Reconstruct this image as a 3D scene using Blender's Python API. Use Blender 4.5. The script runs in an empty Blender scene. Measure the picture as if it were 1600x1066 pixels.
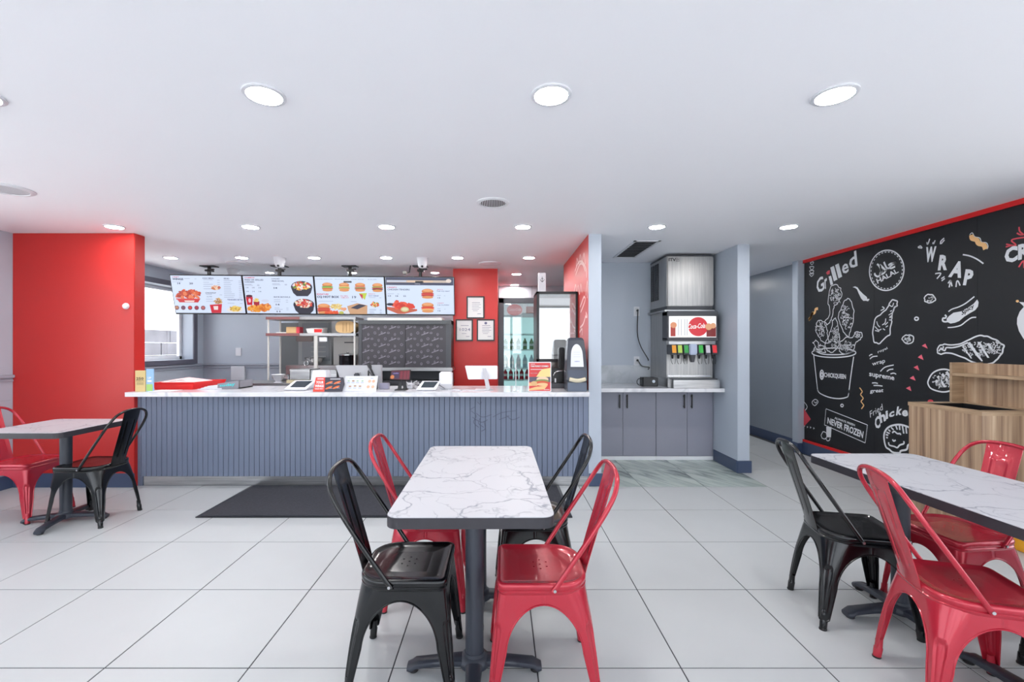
import bpy, bmesh, math, random
from mathutils import Vector, Matrix, geometry
R = random.Random(7)
PI = math.pi
SC = bpy.context.scene
COL = SC.collection

# ------------------------------------------------------------------ camera, world, exposure
CAMZ = 1.36; FPX = 700.0; VX = 781.0; VY = 541.0
cd = bpy.data.cameras.new('camera'); cam = bpy.data.objects.new('camera', cd); COL.objects.link(cam)
cam.location = (0, 0, CAMZ); cam.rotation_euler = (PI/2, 0, 0)
cd.sensor_width = 36.0; cd.lens = 36.0*FPX/1600; cd.shift_x = (800-VX)/1600; cd.shift_y = (VY-533)/1600
cd.clip_start = 0.05; cd.clip_end = 200
SC.camera = cam
SC.view_settings.view_transform = 'Standard'; SC.view_settings.look = 'None'
SC.view_settings.gamma = 1.0; SC.view_settings.use_curve_mapping = False
EXPO = 0.85
SC.view_settings.exposure = EXPO
ES = 2.0**(-EXPO)          # what a lit screen's colour is multiplied by to show true
WORLD_STRENGTH = 2.25
LAMP_STRENGTH = 104.0
w = bpy.data.worlds.new('sky'); SC.world = w; w.use_nodes = True
nt = w.node_tree; bg = nt.nodes['Background']
bg.inputs['Color'].default_value = (0.86, 0.92, 1.0, 1); bg.inputs['Strength'].default_value = WORLD_STRENGTH

sl = bpy.data.lights.new('sun', 'SUN'); sl.energy = 13.0; sl.angle = 0.01; sl.color = (1, 0.96, 0.9)
so = bpy.data.objects.new('sun', sl); so.rotation_euler = (math.radians(-38), 0, 0); COL.objects.link(so)    # from behind the building: it lights the pavement outside, not the room

def portal(loc, rot, sx, sy):
    l = bpy.data.lights.new('window_portal', 'AREA'); l.shape = 'RECTANGLE'; l.size = sx; l.size_y = sy
    l.cycles.is_portal = True
    o = bpy.data.objects.new('window_portal', l); o.location = loc; o.rotation_euler = rot; COL.objects.link(o)
portal((-0.42, -2.05, 1.3), (PI/2, 0, PI), 8.2, 2.3)
portal((-4.96, 0.95, 1.35), (0, PI/2, PI), 2.0, 4.9)
portal((4.31, 0.55, 1.35), (0, PI/2, 0), 2.0, 4.1)
portal((-4.95, 5.9, 1.69), (0, PI/2, PI), 1.2, 2.05)

SC.cycles.max_bounces = 14; SC.cycles.diffuse_bounces = 9

# ------------------------------------------------------------------ helpers
def lin(c):
    c = c/255.0
    return c/12.92 if c <= 0.04045 else ((c+0.055)/1.055)**2.4
def rgb(r, g, b): return (lin(r), lin(g), lin(b), 1)
MATS = {}
def mat(name, col, rough=0.5, metal=0.0, coat=0.0, noise=0.0, nscale=8.0, bump=0.0, bscale=60.0, spec=0.5, emit=None, es=0.0):
    if name in MATS: return MATS[name]
    m = bpy.data.materials.new(name); m.use_nodes = True; MATS[name] = m
    n = m.node_tree.nodes; L = m.node_tree.links; b = n['Principled BSDF']
    b.inputs['Base Color'].default_value = col; b.inputs['Roughness'].default_value = rough
    b.inputs['Metallic'].default_value = metal; b.inputs['Coat Weight'].default_value = coat
    b.inputs['Specular IOR Level'].default_value = spec
    tc = n.new('ShaderNodeTexCoord')
    if noise > 0:
        t = n.new('ShaderNodeTexNoise'); t.inputs['Scale'].default_value = nscale; t.inputs['Detail'].default_value = 5
        L.new(tc.outputs['Object'], t.inputs['Vector'])
        mx = n.new('ShaderNodeMix'); mx.data_type = 'RGBA'
        mx.inputs['A'].default_value = tuple(c*(1-noise) for c in col[:3])+(1,)
        mx.inputs['B'].default_value = tuple(min(1, c*(1+noise)) for c in col[:3])+(1,)
        L.new(t.outputs['Fac'], mx.inputs['Factor']); L.new(mx.outputs['Result'], b.inputs['Base Color'])
    if bump > 0:
        t2 = n.new('ShaderNodeTexNoise'); t2.inputs['Scale'].default_value = bscale; t2.inputs['Detail'].default_value = 4
        L.new(tc.outputs['Object'], t2.inputs['Vector'])
        bp = n.new('ShaderNodeBump'); bp.inputs['Strength'].default_value = bump; bp.inputs['Distance'].default_value = 0.004
        L.new(t2.outputs['Fac'], bp.inputs['Height']); L.new(bp.outputs['Normal'], b.inputs['Normal'])
    if emit:
        b.inputs['Emission Color'].default_value = emit; b.inputs['Emission Strength'].default_value = es
    return m
def emat(r, g, b, k=1.0):
    key = 'screen_%d_%d_%d_%d' % (r, g, b, int(k*100))
    if key in MATS: return MATS[key]
    m = bpy.data.materials.new(key); m.use_nodes = True; MATS[key] = m
    n = m.node_tree.nodes; p = n['Principled BSDF']
    p.inputs['Base Color'].default_value = (0.01, 0.01, 0.01, 1); p.inputs['Roughness'].default_value = 0.4
    p.inputs['Emission Color'].default_value = rgb(r, g, b); p.inputs['Emission Strength'].default_value = ES*k
    return m
def pmat(r, g, b):      # printed ink
    return mat('print_%d_%d_%d' % (r, g, b), rgb(r, g, b), 0.55)
def marble(name, base, vein, scale=3.0, width=0.04, rough=0.25, second=True, tilt=(0, 0, 0), soft=0.35):
    m = bpy.data.materials.new(name); m.use_nodes = True; MATS[name] = m
    n = m.node_tree.nodes; L = m.node_tree.links; b = n['Principled BSDF']; b.inputs['Roughness'].default_value = rough
    tc = n.new('ShaderNodeTexCoord'); mp = n.new('ShaderNodeMapping'); mp.inputs['Rotation'].default_value = tilt
    L.new(tc.outputs['Object'], mp.inputs['Vector'])
    no = n.new('ShaderNodeTexNoise'); no.inputs['Scale'].default_value = scale*0.9; no.inputs['Detail'].default_value = 5
    L.new(mp.outputs['Vector'], no.inputs['Vector'])
    add = n.new('ShaderNodeMix'); add.data_type = 'RGBA'; add.blend_type = 'LINEAR_LIGHT'; add.inputs['Factor'].default_value = 0.28
    L.new(mp.outputs['Vector'], add.inputs['A']); L.new(no.outputs['Color'], add.inputs['B'])
    prev = None
    col = n.new('ShaderNodeMix'); col.data_type = 'RGBA'
    col.inputs['A'].default_value = base; col.inputs['B'].default_value = vein
    fac = []
    for i, (s, wd, k) in enumerate([(scale, width, 1.0), (scale*2.3, width*1.3, 0.55)][:2 if second else 1]):
        v = n.new('ShaderNodeTexVoronoi'); v.feature = 'DISTANCE_TO_EDGE'; v.inputs['Scale'].default_value = s
        L.new(add.outputs['Result'], v.inputs['Vector'])
        r = n.new('ShaderNodeMapRange'); r.inputs['From Min'].default_value = 0; r.inputs['From Max'].default_value = wd
        r.inputs['To Min'].default_value = k; r.inputs['To Max'].default_value = 0
        L.new(v.outputs['Distance'], r.inputs['Value'])
        n2 = n.new('ShaderNodeTexNoise'); n2.inputs['Scale'].default_value = s*0.8; n2.inputs['Detail'].default_value = 2
        L.new(mp.outputs['Vector'], n2.inputs['Vector'])
        r2 = n.new('ShaderNodeMapRange'); r2.inputs['From Min'].default_value = 0.42; r2.inputs['From Max'].default_value = 0.42+soft
        L.new(n2.outputs['Fac'], r2.inputs['Value'])
        mu = n.new('ShaderNodeMath'); mu.operation = 'MULTIPLY'; L.new(r.outputs['Result'], mu.inputs[0]); L.new(r2.outputs['Result'], mu.inputs[1])
        fac.append(mu)
    if len(fac) == 2:
        a = n.new('ShaderNodeMath'); a.operation = 'MAXIMUM'; L.new(fac[0].outputs[0], a.inputs[0]); L.new(fac[1].outputs[0], a.inputs[1])
        L.new(a.outputs[0], col.inputs['Factor'])
    else: L.new(fac[0].outputs[0], col.inputs['Factor'])
    L.new(col.outputs['Result'], b.inputs['Base Color'])
    return m
def streaked(name, stops, sx, sy, sz, rough=0.4, metal=0.0, dist=0.0, rot=0.0):
    """noise stretched along an axis: wood grain, brushed steel, streaky marble"""
    m = bpy.data.materials.new(name); m.use_nodes = True; MATS[name] = m
    n = m.node_tree.nodes; L = m.node_tree.links; b = n['Principled BSDF']
    b.inputs['Roughness'].default_value = rough; b.inputs['Metallic'].default_value = metal
    tc = n.new('ShaderNodeTexCoord'); mp = n.new('ShaderNodeMapping'); mp.inputs['Scale'].default_value = (sx, sy, sz); pre = n.new('ShaderNodeMapping'); pre.inputs['Rotation'].default_value = (0, 0, rot)
    L.new(tc.outputs['Object'], pre.inputs['Vector']); L.new(pre.outputs['Vector'], mp.inputs['Vector'])
    t = n.new('ShaderNodeTexNoise'); t.inputs['Scale'].default_value = 1.0; t.inputs['Detail'].default_value = 6; t.inputs['Roughness'].default_value = 0.6
    t.inputs['Distortion'].default_value = dist
    L.new(mp.outputs['Vector'], t.inputs['Vector'])
    cr = n.new('ShaderNodeValToRGB'); e = cr.color_ramp.elements
    e[0].position, e[0].color = stops[0]; e[1].position, e[1].color = stops[-1]
    for p, c in stops[1:-1]:
        x = e.new(p); x.color = c
    L.new(t.outputs['Fac'], cr.inputs['Fac']); L.new(cr.outputs['Color'], b.inputs['Base Color'])
    return m
def glass(name, refl=0.12, tint=(1, 1, 1, 1), rough=0.0, top=1.0):
    if name in MATS: return MATS[name]
    m = bpy.data.materials.new(name); m.use_nodes = True; MATS[name] = m
    n = m.node_tree.nodes; L = m.node_tree.links; n.remove(n['Principled BSDF'])
    tr = n.new('ShaderNodeBsdfTransparent'); tr.inputs['Color'].default_value = tint
    gl = n.new('ShaderNodeBsdfAnisotropic') if False else n.new('ShaderNodeBsdfGlossy'); gl.inputs['Roughness'].default_value = rough
    mx = n.new('ShaderNodeMixShader'); fr = n.new('ShaderNodeLayerWeight'); fr.inputs['Blend'].default_value = 0.2
    mr = n.new('ShaderNodeMapRange'); mr.inputs['To Min'].default_value = refl; mr.inputs['To Max'].default_value = top
    L.new(fr.outputs['Fresnel'], mr.inputs['Value']); L.new(mr.outputs['Result'], mx.inputs['Fac'])
    L.new(tr.outputs[0], mx.inputs[1]); L.new(gl.outputs[0], mx.inputs[2]); L.new(mx.outputs[0], n['Material Output'].inputs['Surface'])
    return m

def P(px, py, D):
    """a photo pixel at depth D as a point in the room"""
    return ((px-VX)/FPX*D, D, CAMZ-(py-VY)/FPX*D)
def cr(pts, n=8, closed=False):
    """Catmull-Rom through points"""
    out = []; N = len(pts)
    rng = range(N) if closed else range(N-1)
    for i in rng:
        g = lambda k: Vector(pts[k % N]) if closed else Vector(pts[max(0, min(N-1, k))])
        p0, p1, p2, p3 = g(i-1), g(i), g(i+1), g(i+2)
        for k in range(n):
            t = k/n
            out.append(0.5*((2*p1)+(-p0+p2)*t+(2*p0-5*p1+4*p2-p3)*t*t+(-p0+3*p1-3*p2+p3)*t**3))
    if not closed: out.append(Vector(pts[-1]))
    return out

_tc = {}
def text_shape(s, bold=0.0, shear=0.0):
    k = (s, bold, shear)
    if k in _tc: return _tc[k]
    cu = bpy.data.curves.new('lettering', 'FONT'); cu.body = s; cu.offset = bold; cu.shear = shear; cu.resolution_u = 2
    ob = bpy.data.objects.new('lettering', cu)
    COL.objects.link(ob); dg = bpy.context.evaluated_depsgraph_get()
    me = bpy.data.meshes.new_from_object(ob.evaluated_get(dg))
    v = [(q.co.x, q.co.y) for q in me.vertices]; f = [tuple(p.vertices) for p in me.polygons]
    bpy.data.objects.remove(ob); bpy.data.meshes.remove(me); bpy.data.curves.remove(cu)
    x0 = min(a for a, _ in v); x1 = max(a for a, _ in v); y0 = min(a for _, a in v); y1 = max(a for _, a in v)
    v = [((a-x0)/(x1-x0), (b-y0)/(y1-y0)) for a, b in v]
    _tc[k] = (v, f, (x1-x0)/(y1-y0)); return _tc[k]

class MB:
    def __init__(s): s.v = []; s.f = []; s.m = []
    def add(s, vs, fs, mi=0):
        o = len(s.v); s.v += [tuple(p) for p in vs]; s.f += [tuple(i+o for i in q) for q in fs]; s.m += [mi]*len(fs); return s
    def box(s, a, b, mi=0):
        (x0, y0, z0), (x1, y1, z1) = [tuple(map(min, a, b)), tuple(map(max, a, b))]
        return s.add([(x0,y0,z0),(x1,y0,z0),(x1,y1,z0),(x0,y1,z0),(x0,y0,z1),(x1,y0,z1),(x1,y1,z1),(x0,y1,z1)],
              [(0,3,2,1),(4,5,6,7),(0,1,5,4),(1,2,6,5),(2,3,7,6),(3,0,4,7)], mi)
    def hexa(s, q0, q1, mi=0):      # two quads, joined
        return s.add(list(q0)+list(q1), [(0,3,2,1),(4,5,6,7),(0,1,5,4),(1,2,6,5),(2,3,7,6),(3,0,4,7)], mi)
    def prism(s, poly, d, mi=0):    # 3D polygon extruded by vector d
        n = len(poly); d = Vector(d); a = [Vector(p) for p in poly]
        return s.add(a+[p+d for p in a], [tuple(range(n))[::-1], tuple(range(n, 2*n))]+[(i,(i+1)%n,n+(i+1)%n,n+i) for i in range(n)], mi)
    def tube(s, path, r, n=10, mi=0, caps=True, closed=False):
        P_ = [Vector(p) for p in path]; N = len(P_); rr = r if isinstance(r, (list, tuple)) else [r]*N
        vs = []; up = None
        for i, p in enumerate(P_):
            t = (P_[(i+1) % N]-P_[i-1]) if closed else (P_[min(i+1, N-1)]-P_[max(i-1, 0)])
            t.normalize()
            if up is None:
                up = Vector((0,0,1)) if abs(t.z) < 0.9 else Vector((1,0,0))
            up = (up-t*up.dot(t)).normalized(); sd = t.cross(up)
            for k in range(n):
                a = 2*PI*k/n; vs.append(p+(up*math.cos(a)+sd*math.sin(a))*rr[i])
        fs = []
        for i in range(N if closed else N-1):
            j = (i+1) % N
            fs += [(i*n+k, i*n+(k+1)%n, j*n+(k+1)%n, j*n+k) for k in range(n)]
        if caps and not closed: fs += [tuple(range(n))[::-1], tuple((N-1)*n+k for k in range(n))]
        return s.add(vs, fs, mi)
    def lathe(s, prof, c, n=20, mi=0, axis='z', cap=True):   # prof [(r, h)]
        vs = []
        for r, h in prof:
            for k in range(n):
                a = 2*PI*k/n; x, y = r*math.cos(a), r*math.sin(a)
                vs.append((c[0]+x, c[1]+y, c[2]+h) if axis == 'z' else (c[0]+x, c[1]-h, c[2]+y) if axis == 'y' else (c[0]+h, c[1]+x, c[2]+y))
        fs = []
        for i in range(len(prof)-1): fs += [(i*n+k, i*n+(k+1)%n, (i+1)*n+(k+1)%n, (i+1)*n+k) for k in range(n)]
        if prof[0][0] > 1e-6: fs.append(tuple(range(n))[::-1])
        if cap and prof[-1][0] > 1e-6: fs.append(tuple((len(prof)-1)*n+k for k in range(n)))
        return s.add(vs, fs, mi)
    def ribbon(s, pts, wd, nrm, mi=0, closed=False):
        p = [Vector(q) for q in pts]; N = len(p); nrm = Vector(nrm); vs = []
        for i in range(N):
            t = (p[(i+1) % N]-p[i-1]) if closed else (p[min(i+1, N-1)]-p[max(i-1, 0)])
            if t.length < 1e-9: t = Vector((0,0,1))
            sd = t.normalized().cross(nrm)*(wd/2); vs += [p[i]+sd, p[i]-sd]
        fs = [(2*i, 2*i+1, 2*((i+1)%N)+1, 2*((i+1)%N)) for i in range(N if closed else N-1)]
        return s.add(vs, fs, mi)
    def poly(s, pts, mi=0):
        return s.add(pts, [tuple(range(len(pts)))], mi)
    def text(s, body, fn, bold=0.0, shear=0.0, mi=0):
        v, f, _ = text_shape(body, bold, shear)
        return s.add([fn(a, b) for a, b in v], f, mi)

def finish(name, mb, mats, parent=None, origin=(0,0,0), bevel=0.0, smooth=False, seg=2, angle=40):
    me = bpy.data.meshes.new(name)
    o0 = Vector(origin)
    me.from_pydata([tuple(Vector(p)-o0) for p in mb.v], [], mb.f)
    mats = mats if isinstance(mats, (list, tuple)) else [mats]
    for m in mats: me.materials.append(m)
    if len(mats) > 1: me.polygons.foreach_set('material_index', mb.m)
    if smooth:
        me.polygons.foreach_set('use_smooth', [True]*len(me.polygons)); me.set_sharp_from_angle(angle=math.radians(angle))
    me.update()
    bm = bmesh.new(); bm.from_mesh(me); bmesh.ops.recalc_face_normals(bm, faces=bm.faces)
    if bevel > 0:
        es = [e for e in bm.edges if len(e.link_faces) == 2 and e.calc_face_angle(0) > 0.6]
        bmesh.ops.bevel(bm, geom=es, offset=bevel, segments=seg, affect='EDGES', clamp_overlap=True)
    bm.to_mesh(me); bm.free()
    o = bpy.data.objects.new(name, me); COL.objects.link(o)
    if parent is not None: o.parent = parent
    return o
class Thing:
    def __init__(s, name, label, cat, loc, rot=0.0, group=None, local=False):
        s.e = bpy.data.objects.new(name, None); COL.objects.link(s.e); s.e.location = loc; s.e.rotation_euler = (0, 0, rot)
        s.e.empty_display_size = 0.1
        s.e['label'] = label; s.e['category'] = cat
        if group: s.e['group'] = group
        s.o = (0,0,0) if local else loc
    def part(s, name, mb, mats, parent=None, label=None, **k):
        o = finish(name, mb, mats, parent or s.e, s.o, **k)
        if label: o['label'] = label
        return o
def single(name, label, cat, mb, mats, loc=(0,0,0), group=None, **k):
    o = finish(name, mb, mats, None, loc, **k); o.location = loc; o['label'] = label; o['category'] = cat
    if group: o['group'] = group
    return o
def struct(name, mb, mats, parent=None, **k):
    o = finish(name, mb, mats, parent, **k)
    if parent is None: o['kind'] = 'structure'
    return o
def dup(root, loc, rot, label, group=None):
    r = root.copy(); COL.objects.link(r); r.location = loc; r.rotation_euler = (0, 0, rot); r['label'] = label
    if group: r['group'] = group
    for c in root.children:
        d = c.copy(); COL.objects.link(d); d.parent = r
        for g in c.children:
            h = g.copy(); COL.objects.link(h); h.parent = d
    return r

# ------------------------------------------------------------------ materials
M_ceil = mat('ceiling_paint', rgb(243, 244, 249), 0.6, noise=0.02, nscale=0.7, bump=0.03, bscale=90)
M_grey = mat('grey_wall_paint', rgb(177, 186, 198), 0.42, noise=0.03, nscale=2, bump=0.05, bscale=120)
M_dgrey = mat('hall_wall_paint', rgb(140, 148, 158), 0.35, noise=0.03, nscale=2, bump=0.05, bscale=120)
M_red = mat('red_wall_paint', rgb(190, 38, 34), 0.38, noise=0.03, nscale=1.2, bump=0.04, bscale=100)
M_navy = mat('navy_baseboard', rgb(62, 76, 104), 0.4)
M_rail = mat('grey_rail_paint', rgb(160, 166, 178), 0.4)
M_grout = mat('grout', rgb(64, 66, 70), 0.85)
M_tile = mat('porcelain_tile', rgb(184, 187, 188), 0.4, noise=0.05, nscale=3.0, bump=0.02, bscale=40)
M_steel = streaked('brushed_steel', [(0.3, rgb(150,150,152)), (0.7, rgb(205,205,205))], 3, 3, 120, 0.3, 1.0)
M_steelv = streaked('brushed_steel_panel', [(0.3, rgb(160,160,160)), (0.7, rgb(188,187,185))], 60, 60, 2, 0.36, 0.85)
M_chrome = mat('bare_metal', rgb(200, 200, 202), 0.25, 1.0)
M_white = mat('white_plastic', rgb(214, 216, 222), 0.35)
M_wpaint = mat('white_paint', rgb(228, 230, 234), 0.45)
M_black = mat('black_plastic', rgb(26, 27, 30), 0.35)
M_dark = mat('dark_grey_plastic', rgb(62, 64, 70), 0.4)
M_tabletop = marble('marble_laminate', rgb(184, 184, 189), rgb(120, 122, 134), 3.4, 0.03, 0.42, soft=0.12)
M_edge = mat('table_edge_band', rgb(44, 42, 48), 0.45, noise=0.2, nscale=30)
M_iron = mat('black_cast_iron', rgb(48, 52, 62), 0.42, 0.0, bump=0.15, bscale=220)
M_counter = marble('counter_marble', rgb(222, 222, 226), rgb(190, 192, 198), 1.6, 0.05, 0.1, soft=0.2)
M_chairR = mat('red_powder_coat', rgb(176, 36, 54), 0.26, 0.25, coat=0.3, bump=0.02, bscale=90)
M_chairB = mat('black_powder_coat', rgb(4, 5, 8), 0.2, 0.0, coat=0.06, bump=0.02, bscale=90)
M_rubber = mat('rubber_cap', rgb(24, 24, 26), 0.7)
M_wood = streaked('zebra_wood_laminate', [(0.28, rgb(112, 88, 72)), (0.42, rgb(150, 122, 98)), (0.55, rgb(176, 148, 120)), (0.72, rgb(200, 176, 148))], 26, 26, 0.6, 0.45, 0, 0.4)
M_woodedge = streaked('zebra_wood_edge', [(0.3, rgb(150, 124, 98)), (0.7, rgb(190, 162, 130))], 4, 4, 40, 0.45)
M_mblack = mat('mural_black', rgb(24, 26, 30), 0.6, noise=0.08, nscale=1.5)
M_chalk = mat('mural_chalk_white', rgb(222, 224, 228), 0.6)
M_slat = mat('blue_grey_slat', rgb(112, 122, 143), 0.42, noise=0.06, nscale=3)
M_door = mat('taupe_cabinet_laminate', rgb(142, 143, 156), 0.4, noise=0.05, nscale=4)
M_paper = mat('white_paper', rgb(218, 218, 218), 0.7)
M_kraft = mat('kraft_card', rgb(190, 158, 112), 0.75, noise=0.05, nscale=10)
# ------------------------------------------------------------------ the room
CZ = 2.45
YB = -2.1           # storefront behind the camera
T0 = 0.609
xs = [-4.715+T0*i for i in range(0, 15)]
ys = [1.893+T0*k for k in range(-7, 11)]
fl = MB().box((-4.95, YB-0.1, -0.12), (4.3, 9.2, -0.0018))
floor = struct('floor', fl, M_grout)
M_mt = streaked('marble_floor_tile', [(0.32, rgb(112, 120, 122)), (0.44, rgb(162, 174, 168)), (0.56, rgb(186, 196, 190)), (0.7, rgb(198, 202, 200))], 1.6, 8.0, 1, 0.22, 0, 0.9, rot=1.0)
tm = {}
def tile_mesh(wd, dp, m, key):
    k = (round(wd, 3), round(dp, 3), key)
    if k not in tm:
        me = MB().box((0.0030, 0.0030, -0.0052), (wd-0.0030, dp-0.0030, 0.0))
        o = finish('tile', me, m, floor, bevel=0.0006, seg=1); tm[k] = o; return o, True
    return tm[k], False
xs[0] = -4.7
for i in range(len(xs)-1):
    for j in range(len(ys)-1):
        x0, x1, y0, y1 = xs[i], min(xs[i+1], 3.9), ys[j], ys[j+1]
        if y0 > 8.05 or y1 < YB+0.05 or x0 > 3.85: continue
        if y0 > 4.2 and -3.6 < x0 < -0.5 and y0 > 7.0: continue
        mk = (0.7 < x0 < 2.3 and 4.3 < y0 < 5.2)
        o, new = tile_mesh(x1-x0, y1-y0, M_mt if mk else M_tile, mk)
        if not new: o = o.copy(); COL.objects.link(o)
        o.location = (x0, y0, R.uniform(-0.0004, 0.0004))
struct('ceiling', MB().box((-4.95, YB-0.1, CZ), (4.3, 9.2, CZ+0.15)), M_ceil)

# left wall with the kitchen window in it
wy0, wy1, wz0, wz1 = 4.86, 6.86, 1.16, 2.22
wl = MB()
lw0, lw1, sz0, sz1 = -1.45, 3.35, 0.35, 2.32
wl.box((-4.95, YB-0.1, 0), (-4.7, lw0, CZ)); wl.box((-4.95, lw1, 0), (-4.7, wy0, CZ)); wl.box((-4.95, lw0, 0), (-4.7, lw1, sz0)); wl.box((-4.95, lw0, sz1), (-4.7, lw1, CZ)); wl.box((-4.95, wy1, 0), (-4.7, 9.2, CZ))
wl.box((-4.95, wy0, 0), (-4.7, wy1, wz0)); wl.box((-4.95, wy0, wz1), (-4.7, wy1, CZ))
struct('wall_left', wl, M_grey)
win = MB()
for a, b in (((-4.7, wy0-0.08, wz0-0.07), (-4.68, wy0, wz1+0.07)), ((-4.7, wy1, wz0-0.07), (-4.68, wy1+0.08, wz1+0.07)),
             ((-4.7, wy0, wz1), (-4.68, wy1, wz1+0.07)), ((-4.7, wy0, wz0-0.07), (-4.66, wy1, wz0))):
    win.box(a, b)
M_wframe = mat('charcoal_window_casing', rgb(92, 92, 106), 0.4)
w1 = struct('window_1', win, M_wframe, bevel=0.003)
fr = MB()
for a, b in (((-4.91, wy0, wz0), (-4.87, wy0+0.05, wz1)), ((-4.91, wy1-0.05, wz0), (-4.87, wy1, wz1)), ((-4.91, wy0, wz0), (-4.87, wy1, wz0+0.05)),
             ((-4.91, wy0, wz1-0.05), (-4.87, wy1, wz1)), ((-4.91, 5.84, wz0), (-4.87, 5.88, wz1))):
    fr.box(a, b)
struct('sash', fr, M_wpaint, w1, bevel=0.003)
struct('pane', MB().box((-4.895, wy0+0.03, wz0+0.03), (-4.889, wy1-0.03, wz1-0.03)), glass('window_glass', 0.04, top=0.3), w1)
# outside the kitchen window: a low pale stone wall
M_stone = mat('pale_stone', rgb(120, 118, 124), 0.8, noise=0.5, nscale=2.2)
gw = MB(); gx = -8.0
for r in range(6):
    y = 4.0 + (0.3 if r % 2 else 0)
    while y < 26:
        wd = R.uniform(0.7, 1.2); d = R.uniform(0, 0.05)
        gw.box((gx-0.3, y, r*0.3-0.05), (gx+d, y+wd-0.02, r*0.3+0.235)); y += wd
st = single('garden_wall', 'low pale stone wall outside beyond the kitchen window', 'wall', gw, M_stone, (gx, 15, -0.05))
struct('ground_outside', MB().box((-60, -60, -0.2), (60, 60, -0.125)), mat('pale_paving', rgb(170, 170, 170), 0.8, noise=0.1, nscale=2))

# right wall (behind the mural), hall wall, little pilaster
rw0, rw1 = -1.45, 2.55
struct('wall_right', MB().box((3.87, YB-0.1, 0), (4.3, rw0, CZ)).box((3.87, rw1, 0), (4.3, 5.69, CZ)).box((3.87, rw0, 0), (4.3, rw1, sz0)).box((3.87, rw0, sz1), (4.3, rw1, CZ)), M_grey)
M_alu = mat('dark_aluminium', rgb(60, 62, 66), 0.4, 0.6)
for nm, xx, y0, y1 in (('unseen_window_3', -4.85, lw0, lw1), ('unseen_window_4', 4.1, rw0, rw1)):  # side windows out of view, added to even out the daylight
    m = MB(); nn_ = 3
    for k in range(nn_+1):
        y = y0+(y1-y0)*k/nn_; m.box((xx-0.03, max(y0, y-0.03), sz0), (xx+0.03, min(y1, y+0.03), sz1))
    m.box((xx-0.03, y0, sz0), (xx+0.03, y1, sz0+0.05)); m.box((xx-0.03, y0, sz1-0.05), (xx+0.03, y1, sz1))
    wo = struct(nm, m, M_alu)
    for k in range(nn_):
        a = y0+(y1-y0)*k/nn_+0.03; b = y0+(y1-y0)*(k+1)/nn_-0.03
        struct('pane', MB().box((xx-0.004, a, sz0+0.05), (xx+0.004, b, sz1-0.05)), glass('window_glass', 0.04, top=0.3), wo)
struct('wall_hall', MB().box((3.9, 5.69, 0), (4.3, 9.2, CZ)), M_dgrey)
struct('trim_1', MB().box((3.785, 5.69, 0), (3.9, 5.80, CZ)), M_grey, bevel=0.004)
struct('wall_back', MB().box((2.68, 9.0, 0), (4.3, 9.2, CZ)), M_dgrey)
# left red wall end, kitchen walls
struct('wall_red', MB().box((-4.7, 4.32, 0), (-3.524, 4.45, CZ)), M_red, bevel=0.004)
struct('wall_kitchen', MB().box((-4.7, 7.1, 0), (-0.657, 7.25, CZ)), M_grey)
struct('wall_red_column', MB().box((-0.657, 6.3, 0), (-0.03, 8.1, CZ)), M_red, bevel=0.003)
# tiled back wall behind the fridges
wb = struct('wall_rear', MB().box((-0.03, 8.12, 0), (2.6, 8.25, CZ)), M_grout)
M_wt = mat('pale_wall_tile', rgb(196, 200, 208), 0.15, noise=0.04, nscale=3)
base = None
for i in range(4):
    for j in range(6):
        x = -0.02+0.6*i+(0.0); z = CZ-0.41*(j+1)+0.0
        if z < 0: continue
        if base is None:
            base = finish('tile', MB().box((0.002, -0.012, 0.002), (0.598, 0, 0.408)), M_wt, wb, bevel=0.001, seg=1); o = base
        else:
            o = base.copy(); COL.objects.link(o)
        o.location = (x, 8.12, z)
# divider wall: its near end is a grey pillar, its left face red
M_redart = M_red
dv = MB(); dv.box((0.866, 4.36, 0), (0.986, 6.05, CZ)).box((0.862, 4.35, 0), (0.986, 4.36, CZ))
struct('wall_divider', dv, M_grey, bevel=0.003)
struct('wall_divider_side', MB().box((0.862, 4.36, 0.93), (0.866, 6.05, CZ)), M_red)
struct('wall_alcove', MB().box((0.986, 5.85, 0), (2.552, 6.05, CZ)), M_grey)
struct('wall_partition', MB().box((2.552, 4.808, 0), (2.682, 9.0, CZ)), M_grey, bevel=0.003)
# baseboards
bb = lambda n, a, b: struct('baseboard_'+n, MB().box(a, b), M_navy, bevel=0.003)
bb('left', (-4.7, YB, 0), (-4.685, 4.32, 0.13))
bb('red', (-4.685, 4.305, 0), (-3.52, 4.32, 0.135))
bb('divider', (0.863, 4.336, 0), (1.0, 4.35, 0.125))
bb('partition', (2.545, 4.793, 0), (2.697, 4.808, 0.13))
bb('partition_side', (2.539, 4.80, 0), (2.552, 5.33, 0.13))
bb('hall', (3.886, 5.8, 0), (3.9, 9.0, 0.13))
bb('right', (3.84, 2.56, 0), (3.87, 5.69, 0.15))
bb('pilaster', (3.775, 5.68, 0), (3.785, 5.80, 0.13)); bb('pilaster_front', (3.775, 5.678, 0), (3.84, 5.69, 0.13))
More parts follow.
